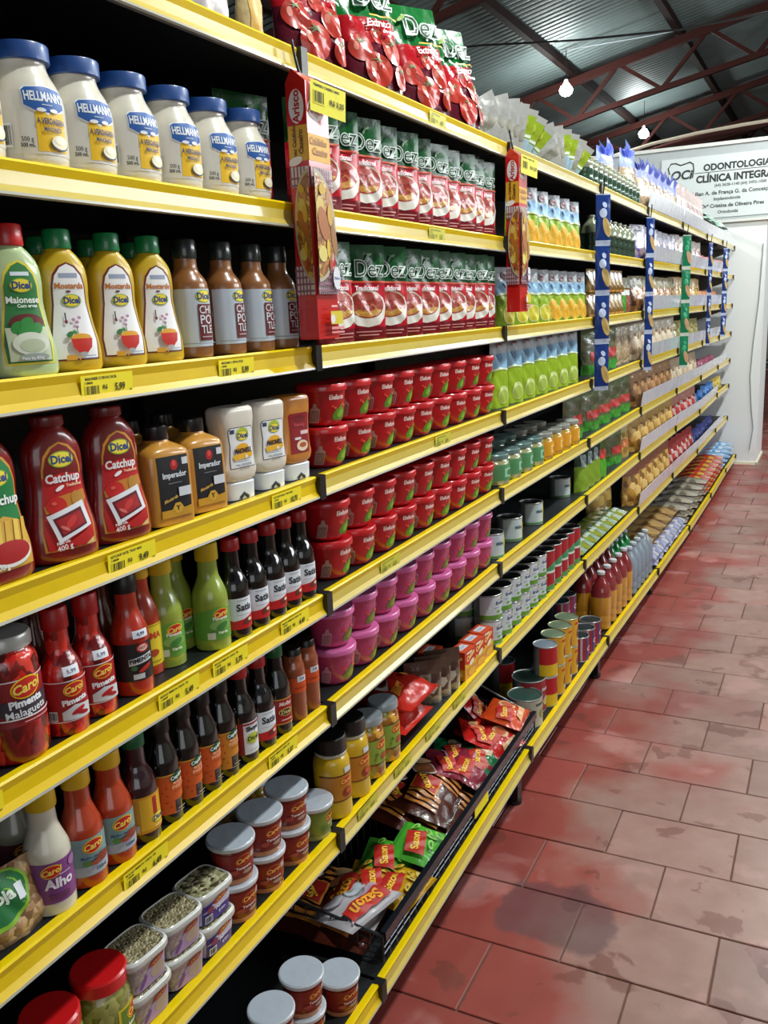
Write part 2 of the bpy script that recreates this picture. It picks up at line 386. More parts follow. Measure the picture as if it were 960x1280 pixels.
# ------------------------------------------------------------------ shelving
J = {1: [(1.273, 1.732), (2.251, 1.730), (3.214, 1.729), (4.077, 1.721), (5.035, 1.721), (6.000, 1.715), (6.832, 1.717)],
     2: [(1.268, 1.506), (2.214, 1.506), (3.167, 1.507), (4.022, 1.506), (4.998, 1.507), (5.97, 1.503), (6.83, 1.50)],
     3: [(1.266, 1.288), (2.194, 1.288), (3.141, 1.288), (4.001, 1.292), (5.02, 1.291), (5.96, 1.288), (6.83, 1.285)],
     4: [(1.255, 1.077), (2.179, 1.077), (3.103, 1.078), (3.98, 1.085), (4.987, 1.081), (5.95, 1.075), (6.84, 1.07)],
     5: [(1.255, 0.873), (2.156, 0.878), (3.076, 0.875), (4.002, 0.879), (4.986, 0.870), (5.945, 0.860), (6.84, 0.86)],
     6: [(1.246, 0.672), (2.135, 0.684), (3.048, 0.678), (3.996, 0.678), (4.997, 0.667), (5.943, 0.647), (6.853, 0.66)],
     7: [(1.251, 0.421), (2.119, 0.450), (3.032, 0.446), (3.994, 0.431), (4.935, 0.419), (5.894, 0.401), (6.84, 0.405)],
     8: [(1.244, 0.132), (2.154, 0.161), (3.079, 0.153), (4.109, 0.119), (5.091, 0.093), (6.045, 0.086), (6.921, 0.096)]}
for s in J:
    a, b_ = J[s][0], J[s][1]; J[s] = [(0.28, a[1] - 0.001)] + J[s] + [(7.62, J[s][6][1] - 0.005)]
FX = {s: 0.0 for s in range(1, 8)}; FX[8] = 0.075
def zs(s, y):
    P = J[s]
    for a, b_ in zip(P, P[1:]):
        if y <= b_[0]: return a[1] + (b_[1] - a[1]) * (y - a[0]) / (b_[0] - a[0]) - 0.0018
    return P[-1][1] - 0.0018
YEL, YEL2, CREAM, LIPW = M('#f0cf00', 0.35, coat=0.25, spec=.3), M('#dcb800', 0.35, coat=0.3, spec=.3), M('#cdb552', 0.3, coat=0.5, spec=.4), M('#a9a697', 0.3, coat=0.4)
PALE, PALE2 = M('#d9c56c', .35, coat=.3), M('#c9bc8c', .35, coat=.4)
BLK, BLK2, SHELF = M('#0c0d0f', 0.5), M('#17181a', 0.35), M('#15191b', 0.45)
GREY = M('#8f8b80', 0.5)
TAGY = M('#f3e11e', 0.5); INK = M('#3a3312', 0.6)
RAILP = [(-.012, -.001), (-.003, 0.0), (0, 0.0), (.0015, -.0028), (-.001, -.012), (.0005, -.026), (.006, -.0335), (.007, -.0365), (.004, -.038), (-.012, -.034)]
def price_tag(shelf, s, yc, price, line='MAIONESE C/ ERVAS DICEL', w_=84, faded=False):
    z = zs(s, yc) + .0018; pl = Plane((FX[s] + .0012, yc, z - .0185), (0, 1, (zs(s, yc + .05) - zs(s, yc - .05)) / .1), (0.05, 0, 1)); d = Dec(pl, 0.9, 0.15, 30)
    bg = TAGY if not faded else M('#c9c33a', 0.5); ink = INK if not faded else M('#8b8a3c', 0.6)
    d.rect(-w_ / 2, -13.5, w_ / 2, 13, bg); d.text(line, -w_ * 0.12, 8.6, 4.2, ink); d.text('1 200GR', -w_ * .36, 4.2, 3.6, ink)
    d.barcode(-w_ * .44, -10, 24, 12, ink, bg); d.text('R$', -w_ * .06, -2, 6.5, ink); d.text(price, w_ * .23, -3.5, 11.5, ink, xs=0.85); d.text('un', w_ * .44, -8, 4, ink)
    return d.build('price_tag', shelf)
UNIT = ['with mayonnaise, ketchup and sauces, nearest the camera', 'with tomato sauce pouches and red and pink tubs', 'with green and yellow pouches, jars and tins',
        'with small green bottles on top, drink bottles at its foot', 'with blue-tied clear bags on top, before the green strip', 'with beige bags on top, after the green strip',
        'with green sachets on top and red packs at its foot', 'almost empty at the far end by the white wall']
TAGS = {0: {3: [(0.79, '5,99'), (1.045, '5,99')], 4: [(0.545, '8,49'), (0.80, '9,49'), (1.15, '10,75')], 5: [(0.86, '5,49'), (0.975, '5,75'), (1.15, '4,49'), (0.53, '6,99')], 6: [(0.765, '6,49'), (1.09, '5,37')]}}
units = []
for k in range(8):
    root = empty('shelving_unit', ((0, (J[4][k][0] + J[4][k + 1][0]) / 2, 0)) if False else (0, 0, 0))
    tag(root, 'black shelving unit ' + UNIT[k], 'shelving', 'bays of the long shelving run'); units.append(root)
    ya, yb = J[5][k][0], J[5][k + 1][0]
    b = MB(); b.box((-.372, ya + .002, 0.03), (-.362, yb - .002, 1.745)); b.build('back_panel', [BLK], root)
    b = MB(); b.box((-.362, yb - .03, 0), (-.335, yb - .002, 1.74)); b.build('upright', [BLK], root)
    y8 = J[8][k + 1][0]; b = MB(); b.box((-.33, y8 - .035, 0.03), (.045, y8 - .012, J[8][k + 1][1] - .024)); b.box((.022, y8 - .04, 0.012), (.052, y8 - .006, J[8][k + 1][1] - .03)); b.build('foot', [BLK2], root)
    b = MB(); b.tube([(.037, y8 - .023, 0), (.037, y8 - .023, .013)], .021, 12); b.build('rubber_foot', [BLK], root)
    b = MB(); b.box((-.30, J[8][k][0], 0.0), (-.29, y8 - .05, .07)); b.build('kick_plate', [BLK], root)
    for s in range(1, 9):
        (y0, z0), (y1, z1) = J[s][k], J[s][k + 1]; x = FX[s]; th = .022
        if s == 7 and k == 0: z1 -= 0.0
        b = MB(); y0 += .004; y1 -= .004
        vs = [(-.36, y0, z0 - .0018), (x - .004, y0, z0 - .0018), (x - .004, y1, z1 - .0018), (-.36, y1, z1 - .0018)]
        b.add(vs + [(p[0], p[1], p[2] - th) for p in vs], [(0, 1, 2, 3), (7, 6, 5, 4), (0, 4, 5, 1), (1, 5, 6, 2), (2, 6, 7, 3), (3, 7, 4, 0)])
        sh = b.build('shelf', [SHELF], root)
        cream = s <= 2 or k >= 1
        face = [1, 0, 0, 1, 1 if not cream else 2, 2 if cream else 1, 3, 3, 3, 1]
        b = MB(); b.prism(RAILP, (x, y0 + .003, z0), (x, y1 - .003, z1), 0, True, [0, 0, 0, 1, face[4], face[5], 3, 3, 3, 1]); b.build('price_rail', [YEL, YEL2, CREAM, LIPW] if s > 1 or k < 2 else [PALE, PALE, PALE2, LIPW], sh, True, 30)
        b = MB(); b.box((x - .012, y1 - .008, z1 - .040), (x + .0085, y1 + .010, z1 + .0008)); b.build('rail_clip', [BLK2], sh)
        for yc, pr in TAGS.get(k, {}).get(s, []): price_tag(sh, s, yc, pr, 'KETCHUP DICEL TRAD 400G' if s == 4 else 'MAIONESE C/ ERVAS DICEL' if s == 3 else 'MOLHO PIMENTA CAROL 150')
        if k >= 5 or s == 8 and k >= 6:
            b = MB(); yy = y1 + .004
            pr_ = [(-.35, -.02), (x - .03, -.024), (x - .03, -.045), (-.35, -.15)]
            vs = [(p[0], yy - .012, z1 + p[1]) for p in pr_] + [(p[0], yy - .010, z1 + p[1]) for p in pr_]
            b.add(vs, [(0, 1, 2, 3), (7, 6, 5, 4), (0, 4, 5, 1), (1, 5, 6, 2), (2, 6, 7, 3), (3, 7, 4, 0)]); b.build('bracket', [GREY], sh)
def shelf_of(k, s): return [c for c in units[k].children if c.name.startswith('shelf')][s - 1]
SH = {}
for k in range(8):
    for i, c in enumerate([c for c in bpy.data.objects if c.parent == units[k] and c.name.split('.')[0] == 'shelf']): SH[k, i + 1] = c
for yc, pr in ((1.78, '3,99'),): price_tag(SH[1, 4], 4, yc, pr, 'EXTRATO TOMATE 340G', 84, True)
price_tag(SH[1, 5], 5, 1.50, '4,25', 'EXTRATO TOMATE 340G', 84, True)
price_tag(SH[1, 2], 2, 1.78, '3,25', 'MOLHO TOMATE DEZ 340G', 84, True); price_tag(SH[1, 1], 1, 1.80, '6,99', 'EXTRATO DEZ 1,7KG', 84, True)
for yc, pr in ((1.36, '9,90'), (1.52, '8,75'), (1.68, '7,49'), (1.84, '6,25')): price_tag(SH[1, 7], 7, yc, pr, 'PIMENTA CONSERVA', 80, True)
# translucent product guards clipped behind the rails of the far bays
GUARD = MIX('guard_print', ['#cdd0e0', '#e6e7ee', '#d9dbe6'], 14, 0.25, 0.8, 0.1, (1, 1, 1), 'noise')
def guard(k, s, y0, y1, h=.062):
    if (k, s) not in SH: return
    x = FX[s]; b = MB(); vs = []
    z0, z1 = zs(s, y0) + .003, zs(s, y1) + .003
    b.add([(x + .003, y0, z0), (x + .003, y1, z1), (x + .012, y1, z1 + h), (x + .012, y0, z0 + h), (x + .001, y0, z0), (x + .001, y1, z1), (x + .010, y1, z1 + h), (x + .010, y0, z0 + h)],
          [(0, 1, 2, 3), (7, 6, 5, 4), (0, 4, 5, 1), (1, 5, 6, 2), (2, 6, 7, 3), (3, 7, 4, 0)]); b.build('front_guard', [GUARD], SH[k, s])
for k, ss in ((4, (1, 2, 3, 4, 5, 6, 7)), (5, (1, 2, 3, 4, 5, 6, 7)), (6, (1, 2, 3, 4, 5, 6, 7)), (7, (5, 7))):
    for s in ss:
        y0, y1 = J[s][k][0] + .01, J[s][k + 1][0] - .01
        if k == 7: y1 = y0 + .45
        guard(k, s, y0, (y0 + y1) / 2 - .004); guard(k, s, (y0 + y1) / 2 + .004, y1)

# ------------------------------------------------------------------ shed: walls, roof, trusses
WHITE = M('#e9eef0', 0.45, var=0.02, vscale=2); PANEL = M('#ecefee', 0.35, var=0.02, vscale=1.5)
b = MB(); b.box((-3.6, 7.68, 0), (0.226, 8.27, 1.895)); tag(b.build('wall_end', [PANEL]), kind='structure')
b = MB(); b.box((-3.6, 7.668, 0), (0.232, 7.68, .022)); b.box((.226, 7.668, 0), (.236, 8.27, .022)); tag(b.build('light_leak_strip', [M('#f1ecd0', 0.4)]), kind='structure')  # sunlight leaking along the wall's foot, put in as a cream strip
b = MB(); b.box((-7.2, 17.6, 0), (6.7, 17.8, 5.5)); tag(b.build('wall_far', [M('#b3a999', 0.8, var=.05, vscale=1)]), kind='structure')
b = MB(); b.box((-7.2, -5, 0), (-7.0, 17.8, 2.4)); tag(b.build('wall_left', [M('#a7a9a4', 0.8)]), kind='structure')
b = MB(); b.box((6.5, -5, 0), (6.7, 17.8, 2.6)); tag(b.build('wall_right', [M('#c9c7bd', 0.8)]), kind='structure')
RZ = lambda x: 3.992 + 0.22 * x
def corr_roof():
    b = MB(); V = []; F = []; pitch_ = 0.09; prof = [(0, 0), (.022, .006), (.045, .022), (.067, .006)]
    ys = []
    y = -5.0
    while y < 17.8:
        for dy, dz in prof: ys.append((y + dy, dz))
        y += pitch_
    xs = [-7.3 + 0.0, -4, 0, 4, 6.9]
    for x in xs: V += [(x, yy, RZ(x) + .04 + dz) for yy, dz in ys]
    n = len(ys)
    for i in range(len(xs) - 1):
        for j in range(n - 1): F.append((i * n + j, i * n + j + 1, (i + 1) * n + j + 1, (i + 1) * n + j))
    return tag(mesh_obj('ceiling', V, F, [M('#566261', 0.5, 0.25, var=.25, vscale=2.5, bump=.1, bscale=9)], None, None, False), kind='structure')
corr_roof()
STEEL = M('#2a0d08', 0.75, var=.2, vscale=12, spec=.15); STEELD = M('#180d0b', 0.8, var=.2, vscale=12, spec=.1)
def truss(Y, first, desc):
    r = empty('roof_truss', (0, 0, 0)); tag(r, desc, 'truss', 'steel trusses under the roof')
    top = lambda x: RZ(x) - .09; bot = lambda x: RZ(x) - .09 - .36 + (-.02 * abs(x + 1.5))
    b = MB(); b.beam((-7, Y, top(-7)), (6.5, Y, top(6.5)), .06, .075); b.build('top_chord', [STEEL], r)
    b = MB(); b.beam((-7, Y, bot(-7)), (-1.5, Y, bot(-1.5)), .05, .05); b.beam((-1.5, Y, bot(-1.5)), (6.5, Y, bot(6.5)), .05, .05); b.build('bottom_chord', [STEEL], r)
    x = -6.8; up_ = True
    while x < 6.0:
        x2 = x + .42; b = MB()
        b.beam((x, Y, (bot if up_ else top)(x)), (x2, Y, (top if up_ else bot)(x2)), .035, .035, 0, (0, 1, 0)); b.build('brace', [STEEL], r); up_ = not up_; x = x2
for Y, d_ in ((5.85, 'dark red steel lattice truss above the tomato extract bags, nearest of those in view'), (9.62, 'dark red steel lattice truss crossing beside the brighter hanging bulb'), (12.5, 'dark red steel lattice truss behind the smaller bulb, above the clinic sign'), (15.4, 'farthest dark red steel truss, close to the beige gable wall')):
    truss(Y, False, d_)
for i, X in enumerate((-2.80, -1.78, -0.77, 0.25)):
    b = MB(); b.box((X - .03, -5, RZ(X) - .045), (X + .03, 17.5, RZ(X) + .028))
    b.build('purlin', [STEELD], bpy.data.objects['ceiling'])
# cables and conduit
def cable(name, pts, r, hexc, label, cat):
    b = MB(); b.tube(pts, r, 6); return tag(b.build(name, [M(hexc, .5)], None, True), label, cat)
cable('electric_cable', [(-2.75, 7, 3.33), (-1.82, 7, 3.28), (-1.1, 7, 3.20), (-.35, 7, 3.15), (.5, 7, 3.17), (1.3, 7, 3.26)], .008, '#101010', 'black electric cable sagging under the roof, left of the brighter bulb', 'cable')
cable('steel_wire', [(-2.1, 9.0, 3.66), (-.9, 9.0, 3.66), (0.9, 9.0, 3.72)], .005, '#9aa0a8', 'thin pale wire stretched below the roof, up to the right corner', 'wire')
cable('conduit_pipe', [(-2.2, 9.1, 2.50), (-1.4, 9.1, 2.66), (-.9, 9.1, 2.755), (-.5, 9.1, 2.80), (-.1, 9.1, 2.825), (.6, 9.1, 2.85)], .016, '#b9ae9b', 'beige conduit pipe bowed above the clinic sign', 'pipe')
cable('wall_cord', [(.205, 7.672, 1.72), (.222 - .03, 7.672, 1.3), (.165, 7.672, .95), (.155, 7.672, .70), (.175, 7.672, .45), (.195, 7.672, .30), (.175, 7.672, .12)], .004, '#9aa3a6', 'thin grey cord hanging down the white end wall', 'cord')
b = MB(); b.beam((-1.5, 9.4, 2.63), (.8, 9.4, 2.99), .05, .07); tag(b.build('gable_beam', [STEEL]), 'dark red slanting beam just under the bowed conduit pipe', 'beam')
b = MB(); b.box((-3.6, 9.6, 1.9), (1.6, 9.65, 2.62)); b.add([(-.9, 9.6, 2.6), (1.6, 9.6, 2.6), (1.6, 9.6, 3.0)], [(0, 1, 2)]); tag(b.build('wall_partition', [M('#a89f91', .7)]), kind='structure')
# clinic sign over the end wall
sg = empty('clinic_sign', (0, 0, 0)); tag(sg, 'long white dental clinic sign board over the white end wall', 'sign')
b = MB(); b.box((-3.6, 7.66, 1.905), (1.9, 7.70, 2.47)); b.build('board', [M('#aeb4b4', .4)], sg)
b = MB(); b.box((-3.6, 7.64, 2.46), (1.9, 7.72, 2.485)); b.box((-3.6, 7.64, 1.893), (1.9, 7.70, 1.912)); b.build('frame', [M('#dcdcd4', .4)], sg)
b = MB(); b.box((-.565, 7.652, 1.935), (1.3, 7.661, 2.395)); b.build('face', [M('#d5dcda', .35, var=.02)], sg)
pl = Plane((0, 7.6515, 0), (1, 0, 0), (0, 0, 1)); d = Dec(pl, 0.3, 0.3, 400); K_, G_ = M('#2b2e30', .5), M('#6a7072', .5)
d.text('ODONTOLOGIA', -10, 2307, 66, K_, xs=.96, bold=.045); d.rect(-315, 2271, 330, 2276, K_); d.text('CLÍNICA INTEGRADA', 20, 2224, 72, K_, bold=.045, xs=.92)
d.text('(64) 3628-1140 (64) 3492-1008', 20, 2172, 29, G_); d.text('Lílian A. de França G. da Conceição', -35, 2118, 40, K_, bold=.02); d.text('Implantodontia', -70, 2073, 32, G_, bold=.03)
d.text('Drª Cristina de Oliveira Pires', -30, 2022, 38, K_, bold=.02); d.text('Ortodontia', -60, 1975, 32, G_, bold=.03)
d.text('OCi', -415, 2268, 92, K_, bold=.03, shear=.2); d.build('lettering', sg)
b = MB(); tp = [(-500, 2285), (-512, 2330), (-490, 2362), (-455, 2362), (-420, 2345), (-385, 2352), (-350, 2362), (-325, 2345), (-320, 2300), (-328, 2245)]
b.tube([(p[0] * mm, 7.6500, p[1] * mm) for p in tp], .0045, 5); b.build('tooth_outline', [K_], sg, True)
# lamps
EM = bpy.data.materials.new('lamp_glow'); EM.use_nodes = True; EM.node_tree.nodes['Principled BSDF'].inputs['Emission Color'].default_value = (.93, 1, .98, 1); EM.node_tree.nodes['Principled BSDF'].inputs['Emission Strength'].default_value = 90
def lamp(loc, label, pw=42):
    r = empty('hanging_bulb', loc)
    if label: tag(r, label, 'lamp', 'bulbs hanging under the roof')
    L_ = Loft([(-115, 14), (-108, 40), (-85, 58), (-55, 60), (-25, 42), (-5, 21)], 20, 2); L_.mesh('bulb', [EM], r)
    L_ = Loft([(-8, 21), (10, 21), (30, 17), (34, 8)], 16); L_.mesh('socket', [M('#d8d8d8', .4)], r)
    b = MB(); b.tube([(0, 0, .03), (0, 0, RZ(loc[0]) - loc[2] + .03)], .004, 6); b.build('cord', [BLK], r)
    ld = bpy.data.lights.new('bulb_light', 'POINT'); ld.energy = pw; ld.shadow_soft_size = .06; ld.color = (.95, 1, .98)
    o = bpy.data.objects.new('bulb_light', ld); o.location = (loc[0], loc[1], loc[2] - .19); C.objects.link(o)
lamp(LAMPS[0], 'brighter lit bulb hanging from the roof, above the silver and green sachets')
lamp(LAMPS[1], 'smaller lit bulb hanging farther back, above the clinic sign')
for i, p in enumerate(LAMPS_ASSUMED): lamp(p, 'assumed lit bulb ' + ['over the aisle nearest the camera', 'over the middle of the aisle', 'over the far end of the aisle', 'behind the shelving run'][i] + ', outside the picture', 105)

# ================================================================== products
GOLD, WHT, INK2, REDL = M('#d9b23a', .4, coat=.4), M('#e9ebee', .4, coat=.4), M('#1c1c20', .5), M('#c3141b', .35, coat=.5)
def dicel_logo(d, u, v, s_=1.0):
    d.ell(u, v, 12.5 * s_, 7.5 * s_, '#8fae3a'); d.ell(u, v, 11.3 * s_, 6.5 * s_, '#f1da3e'); d.text('Dicel', u, v, 10.5 * s_, '#23457f', bold=.035, xs=.95)
def carol_logo(d, u, v, s_=1.0, ring='#f2c21a', fill='#c4231a', txt='#f6d65a'):
    d.ell(u, v, 13.5 * s_, 9 * s_, ring, 8); d.ell(u, v, 12.2 * s_, 7.8 * s_, fill, 8); d.text('Carol', u, v, 11 * s_, txt, 8, bold=.03, shear=.2)
def bottle(name, rings, mat, N=28, smooth=3): 
    r = empty(name); L = Loft(rings, N, smooth); o = L.mesh('body', [mat], r); return r, L
def cap(r, z0, z1, rr, mat, name='cap', ribs=False):
    Loft([(z0, rr * .98), (z0 + 1, rr), (z1 - 2, rr * .97), (z1, rr * .88)], 20).mesh(name, [mat], r)

def mayo_jar():
    r, L = bottle('mayonnaise_jar', [(0, 33), (2, 37), (8, 39.5), (45, 40), (68, 39.5), (84, 35), (95, 29), (103, 26), (110, 26)], M('#e4ddcb', .25, coat=.7, var=.05, vscale=40))
    Loft([(108, 29.8), (109, 30.6), (124, 30.6), (125.5, 29.8), (125.6, 27)], 30).mesh('lid', [M('#1f4a8c', .4, coat=.2)], r)
    d = Dec(L); W_, B_, Y_ = '#e8e6e0', '#1f5aa6', '#f3c21c'
    d.rect(-46, 12, 46, 74, M('#dedad0', .35, coat=.3))
    d.rect(-14, 15, 24, 56, Y_)
    d.poly([(-25, 76), (-21, 79), (0, 81), (21, 79), (25, 76), (25, 59), (14, 54), (6, 56), (0, 51), (-6, 56), (-14, 54), (-25, 59)], '#f0f2f4'); d.poly([(-24, 75), (-20, 78), (0, 80), (20, 78), (24, 75), (24, 60), (14, 55.5), (0, 54), (-14, 55.5), (-24, 60)], B_)
    d.text("HELLMANN'S", 0, 69, 13, '#f5f7fa', bold=.03, xs=.60); d.rect(-6, 61, 6, 61.7, '#dfe8f4'); d.ell(-7, 56, 5, 2, '#f0f2f4'); d.ell(7, 56, 5, 2, '#f0f2f4')
    d.text('A VERDADEIRA', 4, 45, 8, '#2b3f74', bold=.03, xs=.62); d.text('MAIONESE', 4, 37, 6, '#2b3f74', bold=.03, xs=.75)
    d.ell(11, 24, 12, 7.5, '#28406a'); d.ell(11, 25, 11, 7, '#efe6bf'); d.ell(11, 26.5, 7, 4, '#f7f1d8')
    d.text('500 g', -24, 26, 6.5, '#3a3a3a', xs=.8); d.text('500 mL', -24, 20, 5.5, '#3a3a3a', xs=.8); d.barcode(-50, 18, 12, 24)
    d.build('label', r); return r
def squeeze_rings(k=1.0, h=1.0, rx=.62):
    P = [(0, 31, 0), (2, 35.5, 0), (10, 37, 0), (30, 36, 0), (55, 31, 0), (78, 28.5, 0), (98, 29.5, 0), (116, 27.5, 0), (128, 21, 0), (134, 15, 0), (138, 13.5, 0)]
    return [(z * h, w_ * k, w_ * k * (rx if z < 128 else .9 if z > 132 else .75), 2.5 if z < 125 else 2.0) for z, w_, _ in P]
def shield(k=1, h=1, g=0):
    R = [(27, 13), (28, 34), (24, 55), (20.5, 75), (20, 95), (17, 108), (10, 117), (0, 121)]
    R = [((a - g) * k, (b if b > 14 else b + g) * h - (g if b > 100 else 0)) for a, b in R]
    return [(-a, b) for a, b in R[:-1]] + [(0, R[-1][1])] + [(a, b) for a, b in R[:-1]][::-1]
def mustard_bottle():
    r, L = bottle('mustard_bottle', squeeze_rings(), M('#c9a61a', .35, coat=.4, var=.12)); cap(r, 136, 157, 15.5, M('#0f7a41', .35, coat=.4)); d = Dec(L)
    d.poly(shield(), '#6e1f1b', (0, 60)); d.poly(shield(g=1.8), '#f1efee', (0, 60))
    d.rect(-11, 104, 11, 109, '#97a0b8'); d.text('Mostarda', 0, 95, 9, '#c7742b', bold=.03); d.ell(-2, 89, 3, 1.2, '#6c3a2b'); dicel_logo(d, 1, 79, .95)
    d.poly([(-10, 66), (-8.5, 66), (-8.5, 58), (-10, 58)], '#4a3b46'); d.ell(-9.3, 56, 1.8, 2.2, '#7a3340')
    for a, b_ in ((-1, 58), (3, 55), (2, 50), (6, 60)): d.ell(a, b_, 2.2, 1.8, '#b98ba5')
    d.poly([(1, 50), (2.2, 50), (3, 38), (1.5, 38)], '#7a8a58'); d.ell(-8, 42, 4.5, 2.8, '#3f7a3f', 30); d.ell(-2, 44, 3, 2, '#4d8a46', -20)
    d.ell(5, 38, 12, 4.5, '#e8a524'); d.poly([(-8, 37), (18, 37), (16, 27), (10, 21), (0, 21), (-6, 27)], '#cf2a1e'); d.ell(5, 20.5, 5, 1.6, '#b3b6b8')
    d.rect(-16, 13.5, -4, 19, '#e0a22c'); d.rect(3, 17, 20, 18, '#8fa9c9'); d.rect(3, 14.5, 20, 15.3, '#8fa9c9'); d.rect(-2, 13.5, 0, 19, '#e0a22c')
    d.build('label', r); return r
def herb_mayo():
    r, L = bottle('herb_mayonnaise_bottle', squeeze_rings(1.02), M('#b9cc95', .3, coat=.6)); cap(r, 136, 158, 16, M('#c01a1a', .35, coat=.4)); d = Dec(L)
    d.poly(shield(), '#e2d23a', (0, 60)); d.poly(shield(g=2.2), '#2f7a3c', (0, 60)); d.rect(-10, 105, 10, 109, '#dfe6ee'); dicel_logo(d, 0, 95, 1.0)
    d.text('Maionese', 0, 80, 9.5, '#f2f5ec', bold=.03); d.text('Com ervas', 4, 74, 5, '#e6efe0'); d.ell(1, 57, 19, 9, '#6a1f22'); d.rect(-23, 17, 23, 52, '#c5cfae')
    for a, b_ in ((-10, 52), (0, 56), (9, 50), (-4, 47)): d.ell(a, b_, 8, 6, '#2f8a38', 30)
    d.ell(1, 35, 20, 12, '#d8dcc8'); d.ell(2, 33, 14, 7, '#b8c0a0'); d.ell(2, 21, 17, 4, '#9aa39a'); d.text('Peso liq 400g', 0, 20, 4.5, '#f4f4f4'); d.build('label', r); return r
def chipotle_bottle():
    r, L = bottle('chipotle_bottle', [(0, 24), (2, 27.5), (8, 28.5), (50, 28.5), (92, 28), (104, 25), (114, 18), (122, 15.5), (136, 15)], M('#8c5a30', .3, coat=.5, var=.2))
    cap(r, 132, 157, 16.5, M('#1b2422', .3, coat=.6)); d = Dec(L); d.rect(-38, 16, 38, 92, M('#c6d0dc', .4, coat=.5)); dicel_logo(d, 6, 82, 1.15)
    d.rect(-6, 24, 18, 72, '#6b1a20'); d.text('CHI', 6, 64, 15, '#dcdfe4', bold=.01, xs=.85); d.text('PO', 6, 51, 17, '#dcdfe4', bold=.01, xs=.95); d.text('TLE', 6, 38, 15, '#dcdfe4', bold=.01, xs=.8)
    d.rect(-3, 28, 15, 29.5, '#b9a0a4'); d.rect(22, 30, 32, 31, '#5d7352'); d.ell(27, 58, 3, 5, '#7a8d6b', 30); d.ell(27, 44, 3, 4, '#8a5a4a', -30); d.rect(-30, 20, 30, 21, '#8c97a6'); d.build('label', r); return r
def ketchup(kind):
    k, h = 1.2, 1.13; r, L = bottle('ketchup_bottle', squeeze_rings(k, h, .6), M('#7d1414', .25, coat=.7, var=.15))
    cap(r, 154, 166, 19, M('#6e1212', .35, coat=.4)); d = Dec(L); d.poly(shield(k, h), '#c88a2c', (0, 65)); 
    if kind:
        d.poly(shield(k, h, 2.0), '#1c7a3e', (0, 65)); dicel_logo(d, 0, 112, 1.2); d.text('Catchup', 2, 88, 14, '#eef2ee', bold=.03); d.poly([(-30, 16), (30, 16), (31, 38), (27, 62), (0, 72), (-27, 62), (-31, 38)], '#cf9f3c')
        for i in range(5): d.poly([(-26 + i * 11, 40), (-19 + i * 11, 40), (-16 + i * 11, 66), (-22 + i * 11, 67)], '#e6c04e' if i % 2 else '#d8a93e')
        d.ell(0, 32, 28, 14, '#e6e2da'); d.ell(0, 34, 26, 12, '#a81414'); d.text('400 g', -14, 20, 8, '#f3f3f3', bold=.02)
    else:
        d.poly(shield(k, h, 2.0), '#7a1416', (0, 65)); d.poly([(-29, 16), (29, 16), (31, 38), (28, 60), (24, 98), (0, 102), (-24, 98), (-28, 60), (-31, 38)], '#c01a1c', (0, 60)); dicel_logo(d, 0, 117, 1.25)
        d.text('Catchup', 0, 96, 14, '#f3eeee', bold=.035, xs=.9); d.ell(-6, 85, 6, 2.2, '#f3eeee', 25); d.text('Tradicional', 12, 87, 4.5, '#f0c9a0')
        d.poly([(-27, 66), (-10, 76), (24, 80), (26, 68), (-26, 58)], '#c57a26'); d.ell(-13, 66, 12, 10, '#c9201c'); d.ell(14, 68, 8, 12, '#b9822e', 20); d.ell(-16, 69, 3, 2, '#e65a4e')
        d.poly([(-27, 56), (19, 68), (26, 38), (-18, 24)], '#e9e9ee'); d.poly([(-21, 52), (15, 61), (20, 40), (-14, 30)], '#5c1424'); d.poly([(-18, 50), (13, 57), (17, 42), (-12, 33)], '#a8161a'); d.ell(0, 46, 9, 4, '#c8302e', 40); d.ell(-9, 40, 2, 6, '#d86a62', 60)
        d.poly([(-10, 22), (24, 36), (27, 18), (4, 17)], '#bb1818'); d.poly([(14, 17), (26, 24), (26, 17)], '#d9c07a'); d.text('Peso Liq.', -14, 25, 4.5, '#f0f0f0', 8); d.text('400 g', -13, 19, 8.5, '#f3f3f3', 8, bold=.03)
    d.build('label', r); return r
def imperador():
    R = [(0, 31, 27, 4.5), (2, 35, 30, 4.5), (8, 36, 31, 5), (60, 36, 31, 5), (92, 35.5, 30, 4.5), (101, 31, 27, 3.2), (107, 20, 19, 2.3), (110, 16, 16, 2.1), (116, 15.5, 15.5, 2.0)]
    r, L = bottle('spiced_mustard_bottle', R, M('#c48a35', .3, coat=.6, var=.12, vscale=60), 32, 2); cap(r, 112, 131, 17, M('#121214', .3, coat=.5)); d = Dec(L)
    d.rect(-24, 12, 26, 92, M('#1a1c22', .4, coat=.5)); d.ell(2, 80, 6, 7, '#b01c22'); d.ell(2, 82, 3, 4, '#d94848'); d.rect(15, 79, 25, 88, '#c9ced6'); d.text('Imperador', 1, 67, 10.5, '#dfe4ea', bold=.03, xs=.85); d.rect(-10, 56, 12, 57, '#7b8088')
    d.poly([(-24, 12), (26, 12), (26, 24), (12, 22), (6, 30), (-2, 30), (-8, 22), (-24, 22)], '#c89427'); d.ell(2, 23, 7, 7, '#d8a736'); d.text('Y', 2, 23, 9, '#3a2a10', bold=.04); d.text('Mostarda', -9, 36, 6, '#c9a24a', 15, shear=.3); d.rect(5, 38, 25, 50, '#d8dbe0')
    d.build('label', r); return r
